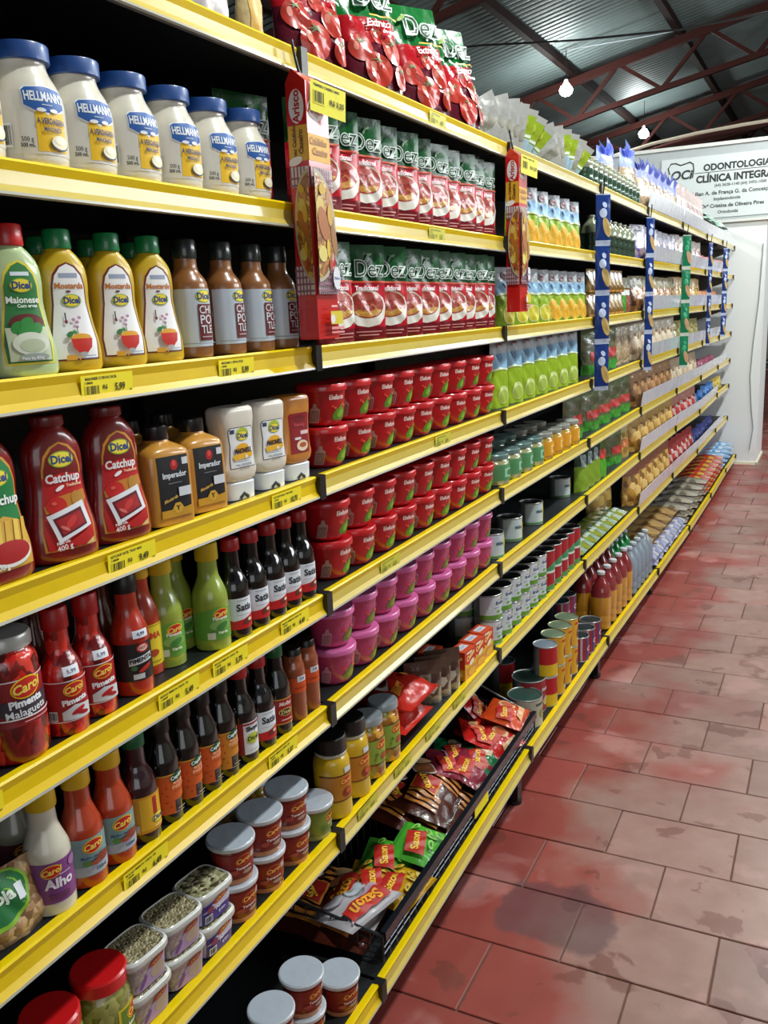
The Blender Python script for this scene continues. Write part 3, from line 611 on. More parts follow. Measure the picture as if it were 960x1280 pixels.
def upside(kind):
    R = [(26, 17, 15, 2.6), (28, 25, 19, 3), (33, 32, 22, 3.4), (44, 34.5, 23, 3.6), (52, 32, 22.5, 4), (75, 29.5, 22, 4.2), (100, 31, 22, 4.2), (112, 33, 23, 4), (124, 34, 23, 4), (133, 33, 22.5, 4), (137, 29, 19, 3.6)]
    r = empty('squeeze_bottle'); L = Loft(R, 32, 2); L.mesh('body', [M('#ddd6c8', .3, coat=.6) if kind == 0 else M('#c98236', .3, coat=.6)], r)
    Loft([(0, 27, 19, 3.4), (1, 28.5, 20, 3.4), (18, 29, 20.5, 3.4), (25, 30, 21, 3.2), (27, 28, 19, 3)], 32).mesh('cap', [M('#dfe4ea', .35, coat=.4)], r)
    b = MB(); b.tube([(.0195, y_ * mm, 3 * mm + (6 * mm if y_ == 0 else 0)) for y_ in (-8, 0, 8)], .003, 6); b.build('cap_notch', [INK2], r)
    d = Dec(L)
    if kind == 0:
        d.poly([(-24, 48), (24, 48), (24, 60), (22, 80), (24, 104), (21, 108), (-21, 108), (-24, 104), (-22, 80), (-24, 60)], '#3c4252', (0, 78)); d.poly([(-23, 49), (23, 49), (23, 60), (21, 80), (23, 103), (20, 107), (-20, 107), (-23, 103), (-21, 80), (-23, 60)], '#e6e7e8', (0, 78))
        d.rect(-21, 99, -13, 105, '#3b4560'); d.ell(2, 98, 12, 9, '#b9c93c'); dicel_logo(d, 2, 95, .98); d.ell(0, 77, 12, 7, '#e8ab1e'); d.poly([(-19, 68), (19, 71), (18, 63), (-17, 60)], '#eab225'); d.text('MAIONESE', 0, 73, 9.5, '#3a1f16', bold=.05, xs=.72)
        d.ell(6, 64, 3, 2.5, '#f0e9c8'); d.rect(-10, 57, 12, 58, '#9a9a9a'); d.text('196 g', -13, 53, 4, '#444444'); d.rect(-6, 51, 14, 55, '#a9acb0')
    else:
        d.poly([(-22, 44), (20, 44), (22, 60), (21, 80), (23, 106), (20, 109), (-20, 109), (-23, 106), (-21, 80)], '#8e1620', (0, 78)); d.ell(0, 100, 14, 6, '#74121a'); d.rect(2, 74, 20, 80, '#e6c4c4'); d.rect(-12, 66, 2, 70, '#e2d8d8'); d.ell(4, 56, 13, 9, '#e5cdb0'); d.ell(5, 57, 8, 4, '#b4562c'); d.text('Ketchup', -1, 90, 7, '#b84a50')
    d.build('label', r); return r
def generic_sauce(name, H, R_, liquid, capm, caph=22, label_z=(14, 70), neck=12.5, shoulder=.52, capname='cap', capr=None, decor=None, wl=1.35, cg=.7):
    def f():
        zt = H - 3; z2 = H * shoulder
        r, L = bottle(name, [(0, R_ * .86), (1.5, R_ * .97), (6, R_), (z2 * .7, R_), (z2, R_ * .98), (z2 + H * .09, R_ * .82), (z2 + H * .17, neck * 1.12), (z2 + H * .24, neck), (zt, neck * .93)], liquid)
        cap(r, H - caph, H, capr or neck * 1.12, capm, capname); d = Dec(L)
        if decor: decor(d, R_, *label_z); d.build('label', r)
        return r
    return f
def wrap(R_, f=1.35): return R_ * f
def dl_pimenta(d, R_, a, b_):
    d.rect(-R_ * 1.4, a, R_ * 1.4, b_, '#a31218'); d.rect(-R_ * 1.4, a, R_ * 1.4, a + 1.2, '#e8e0e0'); d.rect(-R_ * 1.4, b_ - 1.4, R_ * 1.4, b_ - .2, '#e8e0e0'); carol_logo(d, 4, b_ - 11, .95)
    d.text('Pimenta', 4, b_ - 25, 9.5, '#eceff2', 6, bold=.045); d.poly([(-12, a + 3), (24, a + 1), (24, a + 17), (2, a + 20), (-12, a + 13)], '#c9ccd0'); d.ell(6, a + 12, 9, 3, '#b8161c', 20); d.ell(11, a + 8, 9, 2.5, '#a01018', -15); d.barcode(-26, a + 3, 9, 12)
    d.rect(-6, b_ + 6, 12, b_ + 17, '#e6e8ee'); d.text('5,99', 3, b_ + 11, 6, '#5b6686', bold=.02)
def dl_soy(d, R_, a, b_):
    d.rect(-R_ * 1.45, a, R_ * 1.45, b_, '#dfe3e9'); d.poly([(-R_ * 1.4, a), (R_ * 1.4, a), (R_ * 1.4, a + 22), (R_ * .6, a + 19), (0, a + 15), (-R_ * .7, a + 13), (-R_ * 1.4, a + 20)], '#c2181d', (0, a + 8)); d.text('Satis', 4, a + 33, 15, '#1f2937', bold=.03); d.rect(-8, a + 44, 12, a + 45, '#8d949e'); d.ell(8, a + 11, 8, 5, '#6a2a1c'); d.ell(12, a + 13, 4, 2.5, '#e0d0b0')
    d.rect(-10, a + 22, 14, a + 22.8, '#9097a1')
def dl_green(d, R_, a, b_):
    d.poly([(-R_ * 1.4, a), (R_ * 1.4, a), (R_ * 1.4, b_ - 4), (0, b_ + 5), (-R_ * 1.4, b_ - 4)], '#5f9a3a', (0, a + 20)); carol_logo(d, 4, b_ - 6, .9); d.ell(2, a + 22, 16, 8, '#7fae58'); d.ell(4, a + 20, 10, 5, '#3f7f3a', 20); d.text('Pimenta', 2, a + 32, 7, '#e6efd8', bold=.03); d.rect(-18, a + 2, -7, a + 12, '#cfd6c6'); d.text('Verde', 4, a + 11, 6, '#dfe9d0')
def dl_hotblack(d, R_, a, b_):
    d.rect(-R_ * 1.4, a, R_ * 1.4, b_, '#16181a'); d.ell(6, b_ - 7, 9, 6, '#c8281f'); d.ell(6, b_ - 7, 7, 4, '#e2d3c4'); d.text('HOT', 6, b_ - 7, 5.5, '#b01c1c', bold=.04); d.poly([(-14, b_ - 20), (18, b_ - 15), (18, b_ - 25), (-14, b_ - 29)], '#c9ccd0'); d.text('PIMENTA', 2, b_ - 22, 7.5, '#1a1a1a', 6, bold=.04); d.ell(6, a + 16, 10, 3, '#b8281c', 25); d.ell(-8, a + 18, 4, 3, '#3f6b3c'); d.rect(-10, a + 3, 4, a + 10, '#c8ccd0'); d.rect(-6, b_ + 7, 14, b_ + 17, '#dde2ea'); d.text('4,99', 4, b_ + 12, 6, '#4d5a7a')
def dl_yellow(d, R_, a, b_):
    d.rect(-R_ * 1.4, a, R_ * 1.4, b_, '#d8c22c'); d.rect(-R_ * 1.4, b_ - 3, R_ * 1.4, b_ - 1.5, '#b08a1c'); d.text('JOMA', 2, b_ - 16, 12, '#b8401c', bold=.04); d.ell(4, a + 18, 8, 5, '#a8401c'); d.rect(-8, a + 5, 14, a + 6, '#6b5a1c')
def dl_garlic(d, R_, a, b_):
    d.rect(-R_ * 1.45, a, R_ * 1.45, b_, '#7c3f7e'); carol_logo(d, -6, b_ - 11, .9); d.text('Alho', 2, b_ - 27, 17, '#e6dde8', bold=.04); d.ell(22, b_ - 8, 7, 6, '#9a6a9c'); d.rect(-12, a + 6, 12, a + 12, '#6a3358'); d.rect(2, b_ - 17, 16, b_ - 15.8, '#cdb7d0')
def dl_carolsauce(d, R_, a, b_):
    d.rect(-R_ * 1.45, a, R_ * 1.45, b_, '#7e9a98'); d.rect(-R_ * 1.45, a + 1, R_ * 1.45, a + 13, '#a6acb8'); d.text('150ml', 12, a + 7, 6.5, '#394a6e', bold=.03); carol_logo(d, 4, b_ - 11, 1.0); d.text('Molho de pimenta', 6, b_ - 25, 5, '#2c4c70', bold=.03); d.text('com ervas', 6, b_ - 30, 4.5, '#2c4c70', bold=.03)
    d.ell(-6, a + 18, 5, 4, '#56823e'); d.ell(14, a + 21, 9, 6, '#8a3b2a'); d.ell(4, a + 17, 6, 3, '#a34a30')
def dl_vinegar(d, R_, a, b_):
    d.rect(-R_ * 1.45, a, R_ * 1.45, b_, '#c98a1c'); d.poly([(-12, a + 4), (20, a + 4), (20, b_ - 3), (-12, b_ - 3)], '#d9a423'); d.poly([(6, b_ - 4), (13, b_ - 4), (13, b_ - 28), (9.5, b_ - 33), (6, b_ - 28)], '#a81f1c'); dicel_logo(d, 14, a + 17, .9); d.rect(6, a + 6, 22, a + 7.5, '#e8dfae'); d.rect(-22, a + 4, -14, a + 14, '#b9b0a0')
def dl_cepera(o2):
    def f(d, R_, a, b_):
        d.rect(-R_ * 1.45, a + 18, R_ * 1.45, b_ - 3, o2); d.rect(-R_ * 1.45, a, 2, a + 18, o2); d.rect(-R_ * 1.45, b_ - 4, R_ * 1.45, b_ - 2, '#c99a3a'); d.ell(9, b_ - 8, 12, 6.5, '#0f4a2c', 8); d.text('Cepêra', 9, b_ - 8, 7.5, '#e6f0e8', 8, bold=.03); d.text('INGLÊS', 10, b_ - 22, 7, '#f0b48c', bold=.02)
        d.text('MOLHO', 10, b_ - 16, 5, '#f0b48c'); d.rect(2, b_ - 29, 18, b_ - 28, '#7c2a10'); 
        for i, (p, q) in enumerate(((-16, 10), (-10, 18), (-18, 24), (-8, 28), (-14, 34), (-20, 40), (-9, 40), (-5, 12))): d.ell(p, a + q, 1.5, .9, '#9a2f12', i * 40)
        d.rect(4, a + 6, 16, a + 7, '#b9b3a4'); d.rect(-2, a + 2, 14, a + 2.8, '#a8a294')
    return f
def dl_shoyu(d, R_, a, b_):
    d.rect(-R_ * 1.45, a, R_ * 1.45, b_, '#d9dbe0'); d.rect(-R_ * 1.45, a, -9, b_, '#8c141c'); d.text('Shoyu', 7, b_ - 11, 9.5, '#1d2430', bold=.05); d.ell(7, b_ - 27, 12, 9, '#b6bd3a'); d.text('Dicel', 7, b_ - 27, 10, '#27421f', bold=.03); d.rect(-2, a + 6, 16, a + 7, '#999ea6'); d.rect(-R_ * 1.45, b_ - 4, R_ * 1.45, b_ - 1, '#8c141c')
def dl_redlabel(d, R_, a, b_):
    d.rect(-R_ * 1.45, a, R_ * 1.45, b_, '#9c1c1c'); d.rect(-R_ * 1.45, b_ - 1.5, R_ * 1.45, b_, '#d8a23a'); d.rect(-R_ * 1.45, a, R_ * 1.45, a + 1.5, '#d8a23a'); d.text('Molho', 3, b_ - 9, 9, '#e6c9c0', bold=.04, shear=.2); d.ell(3, a + 21, 13, 6.5, '#d8b24a'); d.ell(3, a + 21, 11.5, 5.2, '#1c1c1c'); d.text('Dicel', 3, a + 21, 8.5, '#e6d08a', bold=.02); d.rect(-6, a + 7, 14, a + 9, '#e0b8a8')
def dl_orangelabel(d, R_, a, b_):
    d.rect(-R_ * 1.45, a, R_ * 1.45, b_, '#c84a14'); d.rect(-6, b_ - 7, 12, b_ + 3, '#cdd2da'); d.text('7,25', 3, b_ - 2, 6, '#4a5570'); d.rect(-12, a + 8, 12, a + 9.5, '#8e2f0c')
SAUCES = {}
def sauce(key, *a, **k): SAUCES[key] = generic_sauce(*a, **k)
SOYL = M('#0e0a0a', .12, coat=.8, var=.02)
sauce('pimenta', 'pepper_bottle', 152, 26, MIX('chili_red', ['#6a0a08', '#b3140e', '#8c0f0a', '#c9281a'], 120, .25, .9, .3, (1, 1, .5)), M('#a81210', .4), 26, (18, 68), 14, .48, decor=dl_pimenta)
sauce('hot', 'hot_sauce_bottle', 158, 25, M('#b02a12', .25, coat=.8, var=.25), M('#141414', .4), 24, (20, 70), 14, .5, decor=dl_hotblack)
sauce('joma', 'pepper_sauce_bottle', 158, 24, M('#b03412', .25, coat=.8), M('#d4a51c', .4), 24, (14, 72), 13, .52, decor=dl_yellow)
sauce('green', 'green_pepper_sauce_bottle', 156, 26, M('#8fa03a', .25, coat=.7, var=.2), M('#c9a81c', .35), 25, (16, 60), 14.5, .5, decor=dl_green, capr=17)
sauce('satis', 'soy_sauce_bottle', 150, 24, SOYL, M('#a8161a', .4), 18, (14, 62), 12.5, .5, decor=dl_soy, capr=14.5)
sauce('garlic', 'garlic_sauce_bottle', 150, 27, M('#c9c4b2', .3, coat=.6), M('#c9a41c', .35), 22, (16, 68), 16, .5, decor=dl_garlic, capr=18)
sauce('garlicdark', 'onion_sauce_bottle', 150, 27, M('#8d8a78', .3, coat=.6), M('#7b7a6c', .35), 22, (16, 68), 16, .5, decor=lambda d, R_, a, b_: (d.rect(-R_ * 1.4, a, R_ * 1.4, b_, '#5d2330'), carol_logo(d, 0, b_ - 10, .9), d.text('Cebola', 4, b_ - 27, 11, '#b59a9c', bold=.03)))
sauce('carol', 'chilli_sauce_bottle', 147, 26, M('#a8350f', .25, coat=.8, var=.15), M('#cfa51a', .35), 20, (16, 66), 15.5, .5, decor=dl_carolsauce, capr=17.5)
sauce('vinegar', 'garlic_seasoning_bottle', 150, 26, M('#2a0d12', .12, coat=.9), M('#0c5a34', .35), 20, (14, 66), 14, .5, decor=dl_vinegar, capr=15.5)
sauce('cepera', 'worcester_sauce_bottle', 152, 23, SOYL, M('#16120e', .35), 24, (14, 74), 13.5, .56, decor=dl_cepera('#c8561a'))
sauce('cepera2', 'worcester_sauce_bottle', 152, 23, SOYL, M('#16120e', .35), 24, (14, 74), 13.5, .56, decor=dl_cepera('#c97f22'))
sauce('shoyu', 'soy_sauce_bottle', 152, 24, SOYL, M('#b01a1a', .35), 18, (14, 66), 13, .52, decor=dl_shoyu, capr=15)
sauce('redlabel', 'sauce_bottle', 150, 23, SOYL, M('#0d5a2a', .35), 20, (18, 62), 13, .52, decor=dl_redlabel)
sauce('orangelabel', 'flask_of_sauce', 125, 20, M('#8a4526', .2, coat=.8, var=.2), M('#140f0c', .35), 22, (50, 76), 14, .72, decor=dl_orangelabel)
sauce('brown', 'vinegar_bottle', 156, 24, M('#5a2614', .2, coat=.7, var=.2), M('#30150e', .35), 22, (20, 60), 14, .5, decor=lambda d, R_, a, b_: d.rect(-R_ * 1.4, a, R_ * 1.4, b_, '#4a2a14'))

def malagueta_jar():
    r, L = bottle('chilli_jar', [(0, 30), (2, 35), (10, 37), (36, 37.5), (52, 36), (58, 35.5), (100, 35.5), (118, 33), (126, 28), (132, 27)], MIX('chili_jar', ['#7a0c08', '#c21a10', '#9a120c', '#d8392a', '#5c0806'], 110, .2, 1.0, .35, (1, 1, .45)))
    Loft([(128, 29), (129, 31), (141, 31), (144, 29)], 30).mesh('lid', [M('#b9bbb6', .3, metal=.3)], r)
    d = Dec(L); d.rect(-50, 45, 50, 98, '#8f141c'); d.rect(-50, 96, 50, 97.5, '#e0d4d4'); carol_logo(d, 8, 87, 1.35); d.poly([(-30, 74), (38, 76), (38, 58), (0, 52), (-30, 60)], '#3d3440'); d.text('Pimenta', 6, 71, 12, '#eef0f4', 4, bold=.045); d.text('Malagueta', 6, 60, 12, '#eef0f4', 4, bold=.045)
    d.rect(-48, 53, 48, 54.5, '#e0d4d4'); d.rect(0, 49, 34, 50, '#d8a0a0'); d.barcode(-38, 46, 12, 14); d.build('label', r); return r
def olive_jar():
    r, L = bottle('olive_jar', [(0, 30), (3, 36), (12, 38), (70, 38), (84, 34), (88, 32), (92, 32)], MIX('olives', ['#7a7a2c', '#93914a', '#6a6a24', '#a3a05a'], 75, .2, 1.0, .5))
    Loft([(88, 34), (90, 36.5), (106, 36.5), (109, 34)], 30).mesh('lid', [M('#c4171a', .3, coat=.5)], r); d = Dec(L); d.rect(-10, 18, 50, 62, '#c9b429'); d.rect(-6, 22, 46, 58, '#5d7a2a'); carol_logo(d, 18, 48, 1.1); d.text('Azeitonas', 18, 33, 8, '#f0eed8', bold=.03); d.build('label', r); return r
FOIL = M('#c9d2de', .3, metal=.3, coat=.3, bump=.5, bscale=35)
def paste_pot(kind):
    def f():
        m_ = M('#7c2a1c', .25, coat=.6, var=.25, vscale=60) if kind == 'red' else M('#7c8240', .25, coat=.6, var=.25, vscale=60)
        r, L = bottle('seasoning_pot', [(0, 28), (2, 30.5), (10, 31), (60, 34), (62, 34)], m_, 30, 0)
        Loft([(0.3, 30.8), (9, 31.6)], 30).mesh('base_paste', [M('#b77a52' if kind == 'red' else '#9c9a58', .35, var=.2)], r, False, False)
        Loft([(58, 35), (59, 38), (63, 38.6), (65, 38.4), (66.2, 37.2)], 34).mesh('rim', [M('#c6c9cc', .3, coat=.5)], r); Loft([(66.2, 36.6), (67, 36)], 34).mesh('foil_lid', [FOIL], r)
        d = Dec(L, .8); c = '#8c2418' if kind == 'red' else '#7a8a34'
        d.rect(-40, 16, 40, 52, c); carol_logo(d, 4, 40, 1.0, '#d8701c', '#8c1c14', '#f0b050'); d.text('Tempero' if kind == 'red' else 'Verde', 4, 27, 7, '#e3cfc8', bold=.03); d.ell(10, 19, 9, 3, '#a8907c' if kind == 'red' else '#b0ac50'); d.rect(17, 38, 26, 48, '#b8a8a4'); d.ell(-12, 22, 7, 4, '#a3483a' if kind == 'red' else '#5c7a2c'); d.build('label', r); return r
    return f
def rect_tub(kind):
    def f():
        r = empty('snack_tub'); L = Loft([(0, 29, 24, 5), (2, 31, 26, 5), (30, 33, 28, 5), (44, 35, 30, 5)], 36); L.mesh('body', [MIX('tubmix', ['#a5948c', '#8f8276', '#b0a299', '#9c8a92'], 140, .3, .8, .3) if kind == 'lilac' else M('#b9b9c2', .3, coat=.6)], r)
        Loft([(41, 35, 30, 4.5), (42, 38, 33, 4.5), (45, 39, 34, 4.5), (50, 38.5, 33.5, 4.5)], 36).mesh('lid_rim', [M('#c2c2bb', .25, coat=.6)], r, False, True)
        Loft([(50, 38.5, 33.5, 4.5), (52, 37.5, 32.5, 4.5), (53.5, 35, 30, 4.5), (52.2, 33.5, 28.5, 4.5)], 36).mesh('lid_edge', [M('#cfcfc8', .2, coat=.6)], r, False, False)
        Loft([(48, 34, 29, 4.5), (52.4, 33.6, 28.6, 4.5)], 36).mesh('contents', [MIX('snack_top', ['#8b7f5a', '#a79b76', '#6f6244', '#b8ad8c'], 260, .35, .9, .8) if kind == 'lilac' else MIX('snack_top2', ['#a8a47c', '#4a3f2c', '#8f8c64', '#c2bd98'], 150, .35, .9, .8)], r)
        d = Dec(L, .5)
        if kind == 'lilac': d.poly([(-24, 2), (29, 2), (30, 38), (10, 38), (-6, 26), (-26, 10)], '#a98bab'); d.ell(12, 18, 13, 11, '#b09a86'); d.ell(10, 33, 14, 5, '#a3421f', 12); d.text('Carol', 10, 33, 7, '#e0a070', 12, bold=.02, shear=.2); d.ell(-14, 14, 3, 10, '#7c4a80', -35)
        else: d.rect(-29, 2, 29, 34, '#4b3a86'); d.poly([(-29, 22), (0, 34), (29, 34), (29, 20), (0, 20)], '#c4c0cc'); d.ell(6, 34, 15, 5.5, '#b8451c', 15); d.text('Carol', 6, 34, 8, '#f2c46a', 15, bold=.03, shear=.2); d.text('Alho', 4, 22, 9, '#ece8f4', 12, bold=.04); d.text('frito', 8, 13, 8, '#d8d0ec', 12, bold=.03); d.barcode(-26, 5, 14, 12); d.ell(-16, 25, 7, 5, '#8a3a4a')
        d.build('label', r); return r
    return f
def tomato_tub(kind):
    def f():
        bc, lc = ('#b5121a', '#c4151d') if kind == 'red' else ('#b83a66', '#d76aa6')
        r = empty('tomato_paste_tub'); L = Loft([(0, 29), (2, 32), (10, 36), (26, 39.5), (58, 43), (62, 43.5)], 34); L.mesh('tub', [M(bc, .3, coat=.5, var=.06)], r)
        Loft([(59, 43.5), (60, 46), (67, 46.5), (70, 45.5), (71.8, 44), (70.8, 40)], 34).mesh('lid', [M(lc, .3, coat=.6, var=.03)], r)
        d = Dec(L, .4); d.text('Elefante', 3, 49, 11.5, '#e9c8c0' if kind == 'red' else '#c9587c', bold=.04 if kind == 'red' else .02, xs=.9)
        G1, G2 = ('#5b8f1e', '#86b32e') if kind == 'red' else ('#6f7d2a', '#8f9a3c')
        d.poly([(-4, 10), (20, 8), (27, 16), (24, 28), (17, 30), (14, 38), (8, 30), (0, 27), (-6, 18)], G1); d.ell(12, 20, 9, 6, G2, 20); d.ell(-6, 34, 3, 2.2, '#e0452e'); d.ell(-1, 31, 2.5, 2, '#e86a3a'); d.ell(18, 36, 3, 2.4, '#e8622a'); d.ell(22, 33, 2, 1.6, '#d8a03a')
        c3 = '#b98c82' if kind == 'red' else '#c98ea0'; d.rect(-46, 6, -29, 30, c3); d.poly([(-46, 30), (-29, 30), (-34, 34), (-35, 40), (-40, 40), (-41, 34)], c3); d.rect(-44, 9, -31, 27, '#7a3a38' if kind == 'red' else '#a04a66')
        for i in range(6): d.rect(-43 + i * 2, 10, -42.2 + i * 2, 26, '#c9a49c')
        d.build('label', r); return r
    return f
SPAG = MIX('spaghetti_sauce', ['#8c1e14', '#b5392a', '#7a160f', '#cf7a4a'], 110, .3, .7, .2, (1, 1, 1), 'noise'); PASTA = MIX('pasta', ['#d8b23c', '#b87a2a', '#e6cf6a'], 90, .3, .7, .2, (1, .5, 1), 'noise')
def dez_pouch(seed):
    def f():
        r = empty('tomato_sauce_pouch'); P = Pouch(106, 172, 30, True, seed, 1.4)
        P.mesh('pouch', [film('#6d0f1c', .22, 35), film('#b80f24', .22, 35), film('#06481c', .22, 35)], r, [(24, 0), (104, 1), (172, 2)], 14, 20)
        d = Dec(P, .8, .35, 6); d.ell(0, 60, 46, 32, '#c9bfa8'); d.poly([(-48, 62), (-40, 78), (40, 78), (48, 62), (42, 40), (26, 28), (0, 24), (-26, 28), (-42, 40)], '#dddad0'); d.ell(0, 64, 41, 24, SPAG); d.poly([(-34, 52), (-20, 45), (0, 42), (22, 46), (34, 54), (20, 57), (0, 51), (-20, 56)], PASTA, (0, 50)); d.ell(0, 78, 16, 6, '#a8483a')
        d.text('Tradicional', 2, 94, 12, '#efdfe2', bold=.045, shear=.1); d.rect(-50, 104, 50, 107, '#c9401c'); d.text('Dez', 10, 128, 42, '#cfdcd2', bold=.035, shear=.1); d.text('Dez', 10, 128, 42, '#08301a', bold=-.004, shear=.1); d.ell(10, 150, 8, 2.2, '#4f7a4c', 60); d.ell(16, 154, 7, 2, '#4f7a4c', 20)
        d.rect(-30, 15, 30, 17, '#c48a8a'); d.rect(-24, 9, 24, 11, '#c48a8a'); d.build('print', r); return r
    return f
def tomato_bag(seed):
    def f():
        r = empty('tomato_extract_bag'); P = Pouch(142, 236, 62, True, seed, 3.0, lean=-14)
        P.mesh('bag', [film('#8f7a4a', .4, 30), film('#5c1626', .6, 30), film('#b0141f', .6, 30), film('#0f6a2c', .6, 30)], r, [(12, 0), (104, 1), (152, 2), (236, 3)], 16, 24)
        d = Dec(P, 1.0, .5, 7); d.clamp = 66; TM = M('#b8301f', .3, coat=.5, var=.35, vscale=60, bump=.3, bscale=20); TL = M('#d07a68', .35, coat=.5, var=.1)
        for u, v, q in ((4, 118, 16), (-40, 92, 24), (34, 90, 25), (-12, 52, 31), (46, 42, 22)):
            d.ell(u, v, q, q * 1.05, TM); d.ell(u - q * .45, v + q * .1, q * .22, q * .35, TL)
            pts = []
            for i in range(12): rr_ = q * (.5 if i % 2 == 0 else .16); pts.append((u + rr_ * 1.2 * cos(i * pi / 6), v + q * .55 + rr_ * .55 * sin(i * pi / 6)))
            d.poly(pts, '#7e8a5e', (u, v + q * .55))
        d.text('Extrato', 10, 140, 20, '#f0e6e6', 3, bold=.03, shear=.2); d.text('de tomate', 38, 126, 11, '#f0e6e6', bold=.04); d.rect(-10, 153, 70, 156, '#e0b63a')
        d.text('Dez', 6, 188, 60, '#e0e8e2', bold=.04, shear=.1); d.text('Dez', 6, 188, 60, '#0c3f22', bold=-.004, shear=.1); d.ell(-40, 205, 16, 4, '#7ea03a', 30); d.build('print', r); return r
    return f
def juice_pouch(kind, seed):
    def f():
        r = empty('juice_pouch'); hh = 186 if kind == 'lime' else 150; P = Pouch(84, hh, 22, True, seed, 1.6, taper=.2)
        P.mesh('pouch', [film('#8fae24'), film('#8db8d6'), film('#a6aeb4', .5)], r, [(hh * .54, 0), (hh * .76, 1), (hh, 2)], 12, 18)
        d = Dec(P, .8, .35, 6)
        if kind == 'orange': 
            for u, v, q in ((-18, 26, 22), (17, 24, 24), (-2, 48, 18)): d.ell(u, v, q, q, '#e6cf5a'); d.ell(u, v, q * .88, q * .88, '#dba41a')
        elif kind == 'lemon': d.ell(12, 28, 26, 24, '#dfe0a8'); d.ell(12, 28, 23, 21, '#c9c02c'); d.ell(-22, 60, 12, 8, '#7fa31c')
        else: d.ell(8, 34, 22, 24, '#c8d68a'); d.ell(8, 30, 19, 17, '#9fb84a')
        q_ = hh * .54; d.poly([(-38, q_), (0, q_ + 6), (38, q_), (38, q_ - 4), (0, q_ + 1), (-38, q_ - 4)], '#d8e6c0', (0, q_)); d.ell(2, hh - 20, 17, 10, '#6e7276'); d.ell(2, hh - 20, 15, 8.5, '#b79aa0'); d.text('Frut', 2, hh - 20, 12, '#5a2a38', bold=.04); d.poly([(-14, hh * .76), (18, hh * .76), (4, hh * .64)], '#6b8fb4'); d.build('print', r); return r
    return f
def small_jar(kind):
    def f():
        c = '#a8862a' if kind == 'yellow' else '#9a9a6c'; r, L = bottle('small_food_jar', [(0, 36), (2, 40), (10, 42), (52, 42), (62, 38), (68, 35), (72, 35)], MIX('jar_' + kind, [c, '#c9962a' if kind == 'yellow' else '#7d8a58', '#b8862a' if kind == 'yellow' else '#b3b088'], 60, .2, 1.0, .2))
        Loft([(69, 37), (70, 38.5), (80, 38.5), (82, 37)], 24).mesh('lid', [M('#6f8a86' if kind != 'yellow' else '#9da096', .3, metal=.3)], r); d = Dec(L); d.rect(-50, 14, 50, 56, '#d6951c' if kind == 'yellow' else '#4f8a58'); d.rect(-16, 22, 20, 46, '#e8c46a' if kind == 'yellow' else '#8fc4a0'); d.ell(4, 34, 11, 8, '#c97a14' if kind == 'yellow' else '#3a7a50'); d.build('label', r); return r
    return f
def can(name, R_, H, dec, lidc='#2a2c2c', side='#9aa0a0', rim='#b5b8b4'):
    def f():
        r = empty(name); L = Loft([(0, R_), (1, R_ + .8), (2.2, R_ + .8), (3, R_ - .4), (H - 3, R_ - .4), (H - 2.2, R_ + .8), (H - .6, R_ + .8), (H, R_)], 30); L.mesh('side', [M(side, .35, metal=.5)], r, False, True, None, 20)
        Loft([(H - 3, R_ - .8), (H - 2.6, R_ - 4), (H - 3.2, R_ - 7), (H - 2.7, R_ - 11)], 30).mesh('top', [M(lidc, .35, metal=.4)], r, True, False, None, 20)
        Loft([(H - 2.2, R_ + 1.0), (H - .4, R_ + 1.0), (H + .2, R_ + .2), (H - .6, R_ - 1.4), (H - 3, R_ - 1.6)], 30).mesh('rim', [M(rim, .3, metal=.6)], r, False, False)
        d = Dec(L, .7); dec(d, R_, H); d.build('label', r); return r
    return f
def dc_peas(d, R_, H): d.rect(-R_ * 1.55, 3.5, R_ * 1.55, H - 4, '#c6cdd3'); d.rect(-R_ * 1.55, 3.5, R_ * 1.55, H * .22, '#5d8f2c'); d.rect(8, H * .3, 22, H * .36, '#2b6a34'); d.ell(14, H * .42, 8, 5, '#4f9a3a', 40); d.ell(-6, H * .35, 6, 4, '#6aa83c'); d.text('Ervilha', 2, H * .68, 12, '#2d4566', bold=.03); d.rect(-10, H * .8, 14, H * .82, '#b05a5a'); d.rect(-20, H * .5, -2, H * .52, '#7a8a9a'); d.rect(R_ * .2, H * .82, R_ * 1.4, H - 5, '#9ab03c')
def dc_corn(d, R_, H): d.rect(-R_ * 1.55, 3.5, R_ * 1.55, H - 4, '#b9c6cc'); d.rect(8, 3.5, R_ * 1.55, H - 4, '#c9c23c'); d.rect(-R_ * 1.55, 3.5, R_ * 1.55, H * .12, '#4f8f3c'); d.ell(14, H * .6, 9, 12, '#dcc42c', 20); d.ell(20, H * .3, 9, 5, '#5d9a3c', 40); d.text('Milho', -8, H * .6, 12, '#2b5a6a', bold=.03)
def dc_redyellow(d, R_, H): d.rect(-R_ * 1.55, H * .42, R_ * 1.55, H - 4, '#b3141a'); d.rect(-R_ * 1.55, 3.5, R_ * 1.55, H * .42, '#d9b51c'); d.rect(-1, 3.5, 0, H - 4, '#5a2a14'); d.ell(22, H * .4, 12, 14, '#8a3a2a'); d.ell(26, H * .45, 6, 7, '#d8a090')
def dc_yellow(d, R_, H): d.rect(-R_ * 1.55, 3.5, R_ * 1.55, H - 4, '#cf9a1c'); d.ell(14, H * .45, 16, 20, '#7a3a22'); d.ell(18, H * .52, 8, 10, '#d09a7a'); d.rect(-10, H * .78, 18, H * .86, '#b8301c'); d.rect(2, H * .2, 18, H * .28, '#e6dcc0')
